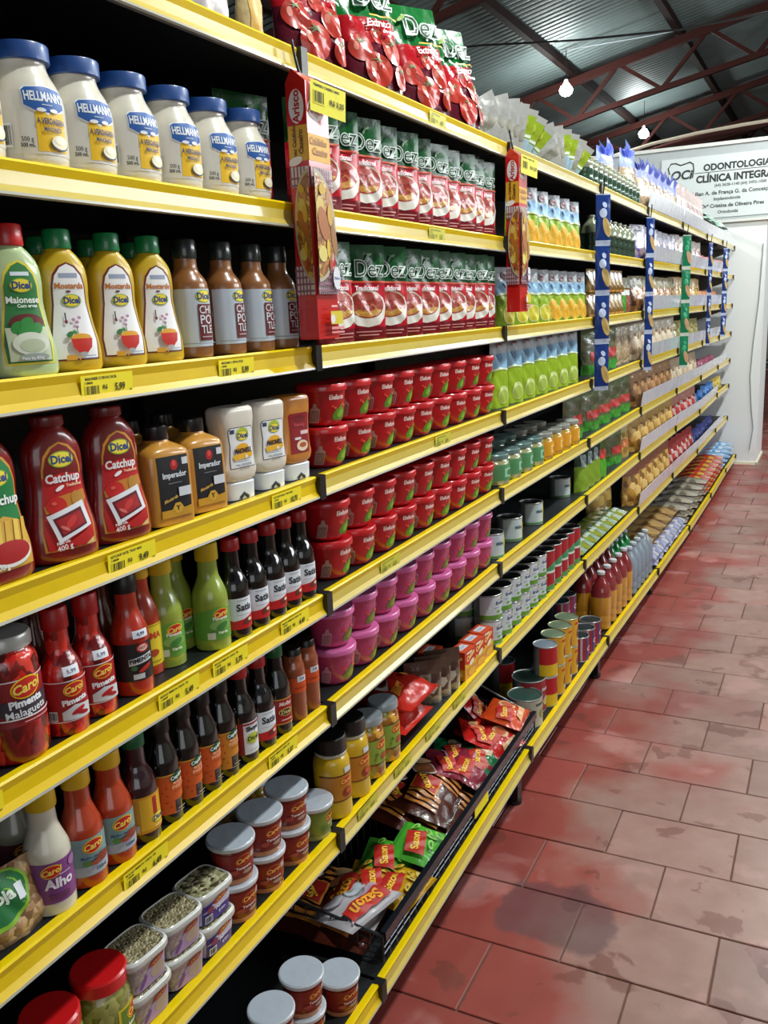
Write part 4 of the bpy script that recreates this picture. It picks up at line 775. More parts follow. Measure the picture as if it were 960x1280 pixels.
def dc_tomato(d, R_, H): d.rect(-R_ * 1.55, 3.5, R_ * 1.55, H - 4, '#8c1c24'); d.rect(-R_ * 1.55, H * .3, R_ * 1.55, H * .36, '#c9a24a'); d.ell(14, H * .32, 18, 14, '#b5b0a0'); d.ell(14, H * .28, 12, 8, '#c9b04a'); d.text('Seleta', 6, H * .7, 14, '#d8dce0', bold=.03)
def dc_olive(d, R_, H): d.rect(-R_ * 1.55, 3.5, R_ * 1.55, H - 4, '#b0ad9c'); d.ell(10, H * .45, 18, 16, '#8a8440'); d.ell(18, H * .35, 10, 8, '#c2b25a'); d.rect(-20, H * .75, 20, H * .84, '#4d4f44')
def dc_stripe(d, R_, H):
    d.rect(-R_ * 1.55, 3.5, R_ * 1.55, H - 4, '#8e2438')
    for i in range(5): d.rect(-R_ * 1.5 + i * R_ * .62, 3.5, -R_ * 1.5 + i * R_ * .62 + R_ * .2, H - 4, '#b8a8b4' if i % 2 else '#2f3f7a')
    d.ell(6, H * .5, 12, 9, '#dcd2d6'); d.ell(6, H * .5, 8, 6, '#a82434')
def dc_redgreen(d, R_, H): d.rect(-R_ * 1.55, 3.5, R_ * 1.55, H - 4, '#a01a24'); d.poly([(-R_ * 1.2, 4), (R_ * 1.4, 4), (R_ * 1.4, 14), (0, 22), (-R_ * 1.2, 12)], '#4f8a4a'); d.rect(-R_ * 1.4, H * .44, R_ * 1.4, H * .56, '#cfd6cc'); d.poly([(-R_, H * .5), (R_, H * .5), (R_, H * .62), (0, H * .7)], '#3f8a5a'); d.rect(8, H * .2, 12, H * .4, '#e0e0e0')
def dark_jar(kind):
    def f():
        if kind == 'yellow':
            r, L = bottle('turmeric_jar', [(0, 30), (2, 35), (10, 36), (48, 35), (92, 35.5), (112, 33), (122, 27), (130, 26)], M('#c9a31a', .25, coat=.6, var=.12)); Loft([(120, 28), (122, 30), (126, 30.5), (128, 29)], 26).mesh('neck_ring', [M('#b9b8a0', .3)], r); Loft([(127, 29.5), (129, 31), (156, 30), (158, 28)], 26).mesh('lid', [M('#0c0e0e', .35, coat=.3)], r)
            d = Dec(L); d.rect(-46, 36, 46, 88, '#b8781c'); d.rect(-46, 86, 46, 88.5, '#5a2a14'); d.rect(-46, 36, 46, 38, '#5a2a14'); carol_logo(d, 8, 75, 1.0, '#e8862a', '#b5301c', '#f3c050'); d.ell(10, 52, 11, 9, '#8a2f1c'); d.ell(12, 54, 6, 5, '#c95a2c'); d.rect(4, 92, 20, 102, '#c9ccd0'); d.build('label', r); return r
        r, L = bottle('pickled_pepper_jar', [(0, 28), (2, 32.5), (10, 33.5), (88, 33), (102, 29), (108, 27), (114, 27)], MIX('peppers', ['#a36a14', '#c9861c', '#8a4a12', '#d8a23a', '#8c8a2c'], 80, .15, 1.0, .35)); Loft([(110, 29), (112, 31.5), (124, 31.5), (127, 30)], 26).mesh('lid', [M('#9aa3a8', .3, metal=.4)], r)
        d = Dec(L); d.rect(-44, 32, 44, 82, '#8ea33c'); d.rect(-44, 30, 44, 32, '#4a3a1c'); d.rect(-44, 82, 44, 84, '#6a3a1c'); carol_logo(d, 10, 71, 1.05, '#e8862a', '#b5301c', '#f3c050'); d.ell(14, 46, 9, 8, '#a34a24'); d.ell(-4, 52, 4, 3, '#4f7a2c'); d.ell(-8, 42, 3, 3, '#5f8a34'); d.build('label', r); return r
    return f
def broth_box():
    r = empty('seasoning_box'); b = MB(); b.box((-.022, -.031, 0), (.022, .031, .074)); o = b.build('box', [M('#d98e1c', .35, coat=.4)], r)
    d = Dec(Plane((.022, 0, 0), (0, 1, 0), (0, 0, 1)), .3, .2, 50); d.rect(-31, 30, 31, 74, '#c8301c'); d.poly([(-31, 30), (31, 30), (31, 42), (0, 34), (-31, 44)], '#e0b01e', (0, 34)); d.text('Caldo', 0, 58, 18, '#f3d07a', 20, bold=.05); d.ell(6, 40, 14, 6, '#f0e2c0', 20); d.ell(6, 16, 20, 9, '#e8b13a'); d.rect(-22, 66, 6, 71, '#f0dcc8'); d.build('print', r)
    d = Dec(Plane((0, 0, .074), (0, 1, 0), (-1, 0, 0)), .3, .2, 50); d.rect(-31, -22, 31, 22, '#cf4a24'); d.rect(-20, -8, 20, 12, '#cfd2da'); d.rect(-16, 2, 14, 4, '#77809a'); d.rect(-16, -3, 8, -1, '#77809a'); d.build('top_print', r)
    d = Dec(Plane((0, -.031, 0), (1, 0, 0), (0, 0, 1)), .3, .2, 50); d.rect(-22, 30, 22, 74, '#c8301c'); d.ell(0, 16, 16, 9, '#e8c25a'); d.text('Caldo', 0, 55, 13, '#f3d07a', 15, bold=.05); d.build('side_print', r); return r
def sazon(kind):
    cols = dict(green=('#4fae34', '#7cc43c', '#3a8a2c'), white=('#b9b4b8', '#d0ccce', '#a8a4a8'), yellow=('#c99a1c', '#d8b83a', '#a87a14'), brown=('#4a1f14', '#6a3020', '#3a160e'), red=('#b81c18', '#cf3a24', '#8c120f'), orange=('#c9451a', '#d8622a', '#a83812'), darkgreen=('#0f6a3c', '#1f8a50', '#0c4a2a'), wine=('#8a2a3c', '#a84858', '#6a1a28'))[kind]
    def f():
        H_ = 118 if kind in ('brown',) else 104; W_ = 165 if kind == 'brown' else 126
        r = empty('seasoning_sachet'); P = Pouch(W_, H_, 26 if kind != 'brown' else 34, False, len(kind) * 3, 2.2); P.mesh('sachet', [film(cols[0], .6, 40), film(cols[2], .6, 40)], r, [(7, 1), (H_ - 7, 0), (H_, 1)], 14, 14)
        d = Dec(P, 1.2, .9, 6); 
        if kind == 'brown':
            for i in range(4): d.poly([(12 + i * 15, 8), (20 + i * 15, 8), (26 + i * 15, 58), (18 + i * 15, 62)], M('#b8742c', .35, coat=.6, var=.2))
            for i in range(3): d.poly([(-70 + i * 11, 30), (-63 + i * 11, 30), (-56 + i * 11, 92), (-63 + i * 11, 92)], M('#b8742c', .35, coat=.6, var=.2))
            d.poly([(-36, 42), (14, 42), (18, 92), (-32, 92)], '#d8842c'); d.poly([(-33, 45), (12, 45), (15, 89), (-30, 89)], '#a81f18'); d.text('Sazon', -8, 70, 24, '#f3c43a', 38, bold=.03, xs=.9); d.ell(32, 82, 20, 24, '#d8cfc0', -15); d.ell(32, 82, 17, 21, M('#9a5a34', .4, var=.25, vscale=80), -15); d.ell(62, 96, 14, 18, '#cfa878')
        else:
            if kind == 'white': d.ell(-20, 34, 24, 18, '#8f9298', 10); d.ell(-20, 34, 22, 16, '#c2c8d0', 10); d.ell(-12, 34, 7, 5, '#8aa890'); d.ell(28, 30, 22, 16, '#a8a0b0'); d.ell(28, 30, 20, 14, '#c4c0c6'); d.poly([(-50, 48), (-40, 48), (50, 92), (50, 96), (-50, 60)], '#b79aa8')
            elif kind == 'green' or kind == 'yellow':
                for i, (u, v) in enumerate(((22, 60), (34, 44), (18, 32), (38, 74), (-10, 26), (30, 20))): d.ell(u, v, 12, 6, cols[1], i * 50); d.ell(u, v, 5, 2, '#2c6a1c' if kind == 'green' else '#8a6a14', i * 50)
            elif kind == 'darkgreen': d.ell(26, 50, 22, 22, '#c9b08a', 20); d.ell(26, 50, 14, 12, '#d8cbb0', 20)
            elif kind == 'wine': d.ell(24, 34, 26, 18, '#b85a4a'); d.poly([(-50, 30), (50, 60), (50, 66), (-50, 38)], '#c88aa0')
            else: d.ell(26, 60, 20, 24, '#d8a878', -20); d.ell(26, 60, 13, 16, '#c05a34', -20); d.poly([(-20, 8), (46, 14), (44, 30), (-14, 24)], '#d8a06a'); d.ell(10, 20, 8, 6, '#e6c49a')
            d.poly([(-52, 28), (14, 44), (6, 84), (-54, 70)] if kind != 'white' else [(-46, 66), (46, 66), (46, 94), (-46, 94)], '#b8241a')
            if kind == 'white': d.text('Sazon', 0, 80, 29, '#f0a82c', 0, bold=.03, xs=.95)
            else: d.text('Sazon', -21, 57, 23, '#f3c43a', 14, bold=.03, xs=.95)
        d.build('print', r); return r
    return f
def clear_bag(name, W_, H_, T_, contents, topc='#cfcfd6', tie=None, tag_c=None, seed=1, lean=0, bandz=None):
    def f():
        r = empty(name); P = Pouch(W_, H_, T_, True, seed, 2.5, lean); hz = bandz or H_ * .68
        P.mesh('bag', [contents, film(topc, .8, 40)], r, [(hz, 0), (H_, 1)], 10, 12)
        if tag_c:
            d = Dec(P, 1.0, .4, 8); 
            for (u0, v0, u1, v1, c) in tag_c: d.rect(W_ * u0, H_ * v0, W_ * u1, H_ * v1, c)
            d.build('print', r)
        if tie:
            b = MB(); rr = random.Random(seed)
            V0 = []
            for i in range(7):
                a = rr.uniform(-.8, .8); l = rr.uniform(.6, 1) * H_ * .42 * mm; y0 = rr.uniform(-.3, .3) * W_ * mm
                b.add([(0, y0 * .4, H_ * .78 * mm), (l * .25, y0 - .012 + a * .02, H_ * .78 * mm + l * .6), (-.004, y0 + a * .04, H_ * .78 * mm + l), (-.01, y0 + .016, H_ * .78 * mm + l * .5)], [(0, 1, 2, 3), (3, 2, 1, 0)])
            b.build('ribbon', [film(tie, .8, 60)], r)
        return r
    return f
def pet(name, H, liquid, upper, capc='#d3d8dc', clear=False):
    def f():
        r = empty(name); R_ = 33 if H < 170 else 38
        rings = [(0, 22), (3, 31), (10, R_), (30, R_ - 1.5), (34, R_), (60, R_ - 2), (64, R_), (H * .58, R_), (H * .74, R_ - 6), (H * .88, 15), (H * .91, 13), (H * .95, 12.5)]
        L = Loft(rings, 24, 2)
        if clear:
            L.mesh('shell', [CLEAR(name + '_pet', upper, .55)], r)
            Loft([(2, 20), (4, 33), (10, 35.5), (H * .57, 35.5)], 24).mesh('liquid', [CLEAR('water_body', '#c9d4dc', .45)], r)
        else:
            L.mesh('body', [M(liquid, .12, coat=.9, var=.2, vscale=18), M(upper, .12, coat=.9, var=.2)], r, True, True, [(H * .55, 0), (H, 1)])
        Loft([(H * .945, 14), (H * .95, 15), (H - 2, 15), (H, 13)], 16).mesh('cap', [M(capc, .4)], r); return r
    return f

# ------------------------------------------------------------------ placing
def put(kind, fn, s, y, label, cat, group=None, x=-0.045, dz=0.0, rz=0.0, rx=0.0, ry=0.0):
    return inst(kind, fn, (FX[s] + x, y, zs(s, y) + dz + .0004), label, cat, group, (rx, ry, rz))
R_ = random.Random(11)
jit = lambda a=3: rad(R_.uniform(-a, a))
FL = 'from the left'
# --- near bay, second shelf: mayonnaise jars
for i, y in enumerate((.759, .834, .913, .996, 1.078, 1.160)):
    put('mayo', mayo_jar, 2, y, f"white mayonnaise jar with blue lid, {ORD[i]} {FL} of the six fully visible", 'jar', 'mayonnaise jars', x=-.043, rz=jit(5) - .18)
for i, (y, x) in enumerate(((1.235, -.09), (1.21, -.16))):
    put('dez1', dez_pouch(1), 2, y, ['tomato sauce pouch in the shadow left of the red hanging pack', 'tomato sauce pouch deep in shadow behind the red hanging pack'][i], 'pouch', 'tomato sauce pouches', x=x, rz=-.3)
put('mayo', mayo_jar, 2, .672, 'white mayonnaise jar with blue lid, cut off by the left edge of the picture', 'jar', 'mayonnaise jars', x=-.043)
# top shelf of the near bay
put('whitebag', clear_bag('flour_bag', 120, 90, 50, film('#c9c4bc', .7), '#cfc6b0', None, [(-.3, .2, .2, .6, '#d9a21c')], 3), 1, .98, 'white bag with a yellow print on the top shelf, left of the tomato bags', 'bag', x=-.06)
put('yelbag', clear_bag('noodle_bag', 110, 110, 45, film('#cfc0a0', .7), '#d8cba8', None, [(-.35, .1, .3, .45, '#c4bcc2'), (-.3, .55, .3, .8, '#d6a62a')], 5), 1, 1.10, 'cream noodle bag with yellow print, on the top shelf right of the white bag', 'bag', x=-.05)
put('slimbag', clear_bag('straw_pack', 56, 120, 30, film('#c7b184', .7), '#b9bcc6', None, [(-.3, .1, .3, .7, '#c89a2c')], 6), 1, 1.20, 'slim gold and grey pack at the left side of the tomato extract bags', 'pack', x=-.04)
# --- third shelf: mustards and chipotle
put('herb', herb_mayo, 3, .700, 'pale green herb mayonnaise bottle with a red cap', 'bottle', x=-.030, rz=-.3)
for i, y in enumerate((.772, .850, .922)):
    put('must', mustard_bottle, 3, y, f"yellow mustard bottle with green cap, {['leftmost', 'middle', 'rightmost'][i]} of the three in front", 'bottle', 'mustard bottles', x=-.034, rz=jit(3) - .3)
for i, y in enumerate((.822, .905, .985)):
    put('must', mustard_bottle, 3, y, f"green-capped mustard bottle in the shadowed back row, {['leftmost', 'middle', 'rightmost'][i]} of three", 'bottle', 'mustard bottles', x=-.115, rz=jit(8))
for i, y in enumerate((.998, 1.077, 1.152, 1.222)):
    put('chip', chipotle_bottle, 3, y, f"chipotle sauce bottle with white label and dark cap, {ORD[i]} {FL}" + (', beside the red pack' if i == 3 else ''), 'bottle', 'chipotle sauce bottles', x=-.036, rz=jit(5) - .2)
# --- fourth shelf
put('ketg', lambda: ketchup(1), 4, .630, 'dark red ketchup bottle with green label and fries, at the left picture edge', 'bottle', 'ketchup bottles', x=-.032)
for i, y in enumerate((.725, .818)):
    put('ket', lambda: ketchup(0), 4, y, ['dark red ketchup bottle with all-red label, beside the green-labelled one', 'dark red ketchup bottle with all-red label, nearer the black-labelled mustards'][i], 'bottle', 'ketchup bottles', x=-.034, rz=-.25 + jit(2))
for i, (y, x) in enumerate(((.905, -.036), (.985, -.040))): put('imp', imperador, 4, y, ['square mustard bottle with black label, left of the two in front', 'square mustard bottle with black label, right one, next to the white bottles'][i], 'bottle', 'black-labelled mustard bottles', x=x, rz=-.22)
for i, (y, x) in enumerate(((.945, -.12), (1.023, -.125))): put('imp', imperador, 4, y, ['black-capped mustard bottle in the back row, left one', 'black-capped mustard bottle in the back row, right one, behind the white bottles'][i], 'bottle', 'black-labelled mustard bottles', x=x, rz=.05)
for i, y in enumerate((1.066, 1.150)): put('ups', lambda: upside(0), 4, y, ['white upside-down mayonnaise squeeze bottle, left of the pair', 'white upside-down mayonnaise squeeze bottle, right of the pair'][i], 'bottle', 'upside-down white mayonnaise bottles', x=-.034, rz=-.2)
put('ups2', lambda: upside(1), 4, 1.226, 'orange squeeze bottle with dark red label standing on its white cap', 'bottle', x=-.034, rz=-.2)
# --- fifth shelf
def sp(key, s, y, label, cat='bottle', group=None, x=-.032, rz=None): return put('s_' + key, SAUCES[key], s, y, label, cat, group, x=x, rz=(-.42 + jit(4)) if rz is None else rz)
put('mala', malagueta_jar, 5, .632, 'large glass jar of red malagueta chillies with a white lid', 'jar', x=-.042, rz=-.35)
for i, y in enumerate((.700, .752)): sp('pimenta', 5, y, ['red pepper bottle with white price sticker, beside the chilli jar', 'red pepper bottle with white price sticker, second from the chilli jar'][i], group='red pepper bottles', x=-.034 - .004 * i)
for i, (y, x) in enumerate(((.842, -.105), (.745, -.125))): sp('brown', 5, y, ['dark brown bottle in shadow behind the black-labelled hot sauce', 'dark brown bottle in shadow behind the red pepper bottles'][i], group='dark bottles at the back', x=x)
sp('hot', 5, .818, 'red hot sauce bottle with black label, black cap and white sticker', x=-.035)
sp('joma', 5, .872, 'orange pepper sauce bottle with yellow label, behind the black-labelled one', x=-.062)
for i, (y, x) in enumerate(((.908, -.055), (.965, -.082), (.985, -.034))): sp('green', 5, y, ['green pepper sauce bottle, leftmost of three with yellow caps', 'green pepper sauce bottle set back between the other two', 'green pepper sauce bottle at the front next to the soy sauces'][i], group='green pepper sauce bottles', x=x)
for i, y in enumerate((1.036, 1.085, 1.134, 1.180, 1.227)): sp('satis', 5, y, f"dark soy sauce bottle with red cap on the fifth shelf, {ORD[i]} {FL}", group='red-capped soy sauce bottles', x=-.030)
# --- sixth shelf
def nutbag():
    r = empty('nut_bag'); P = Pouch(110, 84, 56, True, 4, 2.5, 6); P.mesh('bag', [MIX('nuts', ['#8f6a44', '#a8845c', '#75522f', '#b8976c'], 110, .35, .8, .8)], r); d = Dec(P, 1, .4, 7); d.ell(-10, 52, 38, 28, '#7fae2c', 20); d.ell(-10, 53, 34, 24, '#1c6a34', 20); d.text('Soja', -10, 55, 18, '#dfe8d8', 10, bold=.04); d.rect(8, 46, 18, 62, '#cdd2d6'); d.build('print', r); return r
put('nut', nutbag, 6, .585, 'bag of brown soy pieces with a green oval label, at the left edge', 'bag', x=-.045, rz=-.1)
sp('garlicdark', 6, .66, 'cloudy sauce bottle with wine label, in shadow behind the garlic sauce', x=-.10)
sp('garlic', 6, .646, 'white garlic sauce bottle with purple label and yellow cap', x=-.034)
for i, y in enumerate((.700, .752)): sp('carol', 6, y, ['orange chilli sauce bottle with pale blue label, next to the white garlic sauce', 'orange chilli sauce bottle with pale blue label, next to the green-capped bottle'][i], group='orange chilli sauces', x=-.034)
sp('vinegar', 6, .801, 'dark bottle with yellow label and green cap, beside the orange chilli sauces', x=-.034)
for i, y in enumerate((.849, .894, .938, .981)): sp('cepera' if i in (0, 1, 2) else 'cepera2', 6, y, f"black bottle of worcester sauce with orange label, {ORD[i]} {FL} of four", group='orange-labelled worcester sauces', x=-.032)
sp('shoyu', 6, 1.030, 'soy sauce bottle with red cap and white label with yellow oval', x=-.031)
sp('satis', 6, 1.080, 'white and red labelled soy sauce bottle on the sixth shelf', group='red-capped soy sauce bottles', x=-.031)
sp('redlabel', 6, 1.130, 'small-labelled black bottle with green cap and red label', x=-.031)
for i, y in enumerate((1.182, 1.226)): sp('orangelabel', 6, y, ['brown flask with orange neck label, left of the pair by the rail joint', 'brown flask with orange neck label, right of the pair by the rail joint'][i], 'flask', 'orange-labelled flasks', x=-.03)
for i, (y, x) in enumerate(((1.13, -.10), (1.2, -.11))): sp('brown', 6, y, ['dark bottle at the back behind the small red label', 'dark bottle at the back behind the brown flasks'][i], group='dark bottles at the back', x=x)
# --- seventh shelf
for i, (y, x) in enumerate(((.710, -.048), (.628, -.048))): put('olive', olive_jar, 7, y, ['olive jar with red lid, the right one beside the clear tubs', 'olive jar with red lid, cut off at the bottom edge'][i], 'jar', 'red-lidded olive jars', x=x)
for i, (y, k) in enumerate(((.765, 'lilac'), (.840, 'lilac'), (.912, 'purple'))):
    for t in range(2): put('rt' + k, rect_tub(k), 7, y, f"clear-lidded snack tub with {'pale lilac' if k == 'lilac' else 'dark purple'} label, {'lower' if t == 0 else 'upper'}{'' if k != 'lilac' else ', ' + ['left', 'right'][i] + ' stack'}", 'tub', 'snack tubs', x=-.037, dz=t * .0535, rz=-.1 + jit(3))
for i, y in enumerate((.990, 1.070, 1.150)):
    for t in range(2): put('potr', paste_pot('red'), 7, y, f"red seasoning pot with foil lid, {'lower' if t == 0 else 'upper'} pot of the {['left', 'middle', 'right'][i]} stack", 'pot', 'foil-lidded seasoning pots', x=-.040, dz=t * .0678, rz=jit(8) - .45)
put('potg', paste_pot('green'), 7, 1.229, 'single green seasoning pot with foil lid, right of the red stacks', 'pot', 'foil-lidded seasoning pots', x=-.040)
for i, (y, x) in enumerate(((1.09, -.125), (1.17, -.13))): put('pepj', dark_jar('pepper'), 7, y, ['pickled pepper jar in shadow behind the middle pot stack', 'pickled pepper jar in shadow behind the right pot stack'][i], 'jar', 'pickled pepper jars', x=x)
# --- bottom shelf of the near bay
for i, (y, x, n) in enumerate(((.985, -.060, 2), (1.073, -.058, 2), (1.165, -.042, 1))):
    for t in range(n): put('potr', paste_pot('red'), 8, y, 'red seasoning pot with foil lid on the bottom shelf, ' + [['lower of the left stack', 'upper of the left stack'], ['lower of the middle stack', 'upper of the middle stack'], ['the single one beside the basket']][i][t], 'pot', 'foil-lidded seasoning pots', x=x, dz=t * .0678, rz=jit(8) - .45)
# ============ second bay
for i, (y, x) in enumerate(((1.405, -.075), (1.635, -.07), (1.86, -.065), (2.065, -.06))):
    put('tb%d' % (i % 2), tomato_bag(i), 1, y + .03, f"big tomato extract bag with green top, {ORD[i]} {FL} of four on the top shelf", 'bag', 'tomato extract bags', x=x, rz=-.3 + jit(7), ry=rad(-4), rx=rad((0, 2, 3, 6)[i]))
for i, y in enumerate((1.345, 1.425, 1.505, 1.585, 1.668, 1.75, 1.83, 1.91, 1.99, 2.06, 2.125)):
    put('dez%d' % (i % 3), dez_pouch(i % 3), 2, y, f"tomato sauce pouch on the second shelf, {ORD[i]} from the red hanging pack", 'pouch', 'tomato sauce pouches', x=-.03 - .006 * (i % 2), rz=-.42 + jit(4), rx=jit(1))
for i, y in enumerate((1.385, 1.50, 1.583, 1.675, 1.755, 1.835, 1.91, 1.985, 2.055, 2.12)):
    put('dez%d' % (i % 3), dez_pouch(i % 3), 3, y, f"tomato sauce pouch on the third shelf, {ORD[i]} from the red hanging pack", 'pouch', 'tomato sauce pouches', x=-.028 - .005 * (i % 2), rz=(-.12 if i == 0 else -.42) + jit(4), rx=jit(1))
for s, y in ((2, 2.175), (3, 2.165)): put('juo', juice_pouch('orange', 1), s, y, f"juice pouch between the tomato pouches and the second hanging pack, {'second' if s == 2 else 'third'} shelf", 'pouch', 'juice pouches', x=-.05, rz=-.5)
for s, kind, wd, ys in ((4, 'red', 'red', (1.355, 2.122)), (5, 'red', 'red', (1.347, 2.107)), (6, 'pink', 'pink', (1.342, 2.090))):
    n = 9
    for t in range(2):
        for i in range(n):
            y = ys[0] + (ys[1] - ys[0]) * i / (n - 1) + R_.uniform(-.002, .002)
            put('tub_' + kind, tomato_tub(kind), s, y, f"{wd} tomato paste tub, {ORD[i]} {FL}, {'lower' if t == 0 else 'upper'} tier, {ORD[s - 1]} shelf", 'tub', f'{wd} tomato paste tubs', x=-.048, dz=t * .0728, rz=jit(7) - .28)
for i, (y, k) in enumerate(((1.303, 'yellow'), (1.378, 'yellow'), (1.450, 'pepper'), (1.520, 'pepper'))):
    put('dj' + k, dark_jar(k), 7, y, [f'tall yellow turmeric jar with black lid, left one', 'tall yellow turmeric jar with black lid, right one', 'pickled pepper jar with grey lid, beside the yellow jars', 'pickled pepper jar with grey lid, beside the red bags'][i], 'jar', 'yellow turmeric jars' if k == 'yellow' else 'pickled pepper jars', x=-.040, rz=-.45)
def red_bag(seed):
    def f():
        r = empty('sauce_bag'); P = Pouch(150, 150, 66, False, seed, 4); P.mesh('bag', [film('#b8281c', .7, 30)], r); d = Dec(P, 1, .4, 7); d.rect(-50, 40, -14, 62, '#d8862c'); d.poly([(-50, 66), (-20, 84), (-24, 108), (-56, 96)], '#b8b0a8'); d.ell(-36, 88, 12, 9, '#5a2a1c'); d.rect(10, 96, 34, 116, '#d6d9e0'); d.rect(20, 60, 40, 76, '#d88a3a'); d.build('print', r); return r
    return f
for i, (y, x, dz, rz) in enumerate(((1.635, -.085, .028, .5), (1.655, -.078, .074, .35), (1.66, -.22, .030, .2))):
    put('rb%d' % (i % 2), red_bag(i), 7, y, ['red sauce bag lying beside the pepper jars, the lower one', 'red sauce bag with white sticker lying on top of another', 'red sauce bag lying deeper on the shelf'][i], 'bag', 'red sauce bags', x=x + .075, dz=dz, ry=-pi / 2, rz=0)
SPICE = MIX('spices', ['#4a2a1c', '#8a7a68', '#3a1f16', '#6b5a4c', '#a89c8a'], 60, .35, .9, .7)
for i, (y, x) in enumerate(((1.765, -.06), (1.805, -.052), (1.845, -.045))):
    put('spb', clear_bag('spice_packet', 90, 105, 26, SPICE, '#5a4438', None, [(-.1, .5, .2, .7, '#8c857c'), (-.05, .55, .12, .62, '#2f6a4c')], 8), 7, y, f"brown spice packet standing on edge, {['left', 'middle', 'right'][i]} of three before the orange boxes", 'packet', 'brown spice packets', x=x, rz=-.85)
for i, y in enumerate((1.935, 1.999, 2.062)): put('bbox', broth_box, 7, y, f"small orange and red seasoning box, {['left', 'middle', 'right'][i]} of the front three", 'box', 'orange seasoning boxes', x=-.028, rz=-.08)
put('bbox', broth_box, 7, 1.90, 'small orange seasoning box standing back in the shadow', 'box', 'orange seasoning boxes', x=-.10, rz=.05)
# wire basket with sachets
BX0, BX1, BY0, BY1 = -.135, .063, 1.283, 2.235
bk = empty('wire_basket', (0, 0, 0)); tag(bk, 'black wire basket full of seasoning sachets on the bottom shelf', 'basket')
zb = lambda y: zs(8, y) + .006
b = MB(); zt = lambda y, x: zs(8, y) + (.062 if x > 0 else .085)
def rim(x, y): return (x, y, zt(y, x))
b.beam(rim(BX1, BY0), rim(BX1, BY1), .012, .020); b.build('front_rim', [M('#10161e', .3, coat=.5)], bk)
WIRE = M('#4a4d52', .3, metal=.6)
for nm, A, Bq in (('side_rim', rim(BX0, BY0), rim(BX1, BY0)), ('side_rim', rim(BX0, BY1), rim(BX1, BY1)), ('back_rim', rim(BX0, BY0), rim(BX0, BY1))):
    b = MB(); b.tube([A, Bq], .0032, 6); b.build(nm, [WIRE], bk)
b = MB()
for i in range(33):
    y = BY0 + (BY1 - BY0) * i / 32; b.tube([(BX1 - .002, y, zb(y)), (BX1 - .002, y, zt(y, BX1))], .0016, 4); b.tube([(BX0, y, zb(y)), (BX0, y, zt(y, BX0))], .0016, 4); b.tube([(BX0, y, zb(y)), (BX1, y, zb(y))], .0016, 4)
for i in range(8):
    x = BX0 + (BX1 - BX0) * i / 7
    for y in (BY0, BY1): b.tube([(x, y, zb(y)), (x, y, zs(8, y) + .085 + (.062 - .085) * (x - BX0) / (BX1 - BX0))], .0016, 4)
for f_ in (.25, .5, .75): b.tube([(BX1 - .002, BY0, zb(BY0) + .055 * f_), (BX1 - .002, BY1, zb(BY1) + .055 * f_)], .0016, 4); b.tube([(BX0, BY0, zb(BY0) + .07 * f_), (BX1, BY0, zb(BY0) + .055 * f_)], .0016, 4)
b.build('wire_grid', [WIRE], bk)
b = MB(); b.tube([(BX0 - .01, BY1, zs(8, BY1) + .004), (BX0 - .01, BY1, zs(8, BY1) + .125), (BX0 + .03, BY1, zs(8, BY1) + .128), (.02, BY1, zs(8, BY1) + .075)], .0026, 6); b.build('handle', [M('#8d9094', .3, metal=.6)], bk)
b = MB(); b.box((BX1 + .003, 1.755, zs(8, 1.78) + .022), (BX1 + .0045, 1.845, zs(8, 1.78) + .050)); b.build('price_sticker', [TAGY], bk)
def sach(kind, i, x, y, dz, rz, tilt, label, ry2=0):
    # lying face up: rotate so that the face (+X) looks up, top edge away from the aisle
    if 'sz' + kind not in PROTO: o = sazon(kind)(); PROTO['sz' + kind] = o
    else: o = copy_tree(PROTO['sz' + kind])
    m_ = Matrix.Translation((x, y, zs(8, y) + .008 + dz)) @ Matrix.Rotation(rz, 4, 'Z') @ Matrix.Rotation(-pi / 2 + tilt, 4, 'Y') @ Matrix.Rotation(ry2, 4, 'Z') @ Matrix.Translation((0, 0, -.052))
    k_ = {'brown': 1.3, 'white': 1.2}.get(kind, 1.05); m_ = Matrix.Translation((x - (.03 if k_ > 1.1 else 0), y, zs(8, y) + .008 + dz)) @ Matrix.Rotation(rz, 4, 'Z') @ Matrix.Rotation(-pi / 2 + tilt, 4, 'Y') @ Matrix.Translation((0, 0, -.052 * k_))
    o.location = m_.to_translation(); o.rotation_euler = m_.to_euler(); o.scale = (k_, k_, k_)
    o['label'] = label; o['category'] = 'sachet'; o['group'] = 'seasoning sachets in the wire basket'
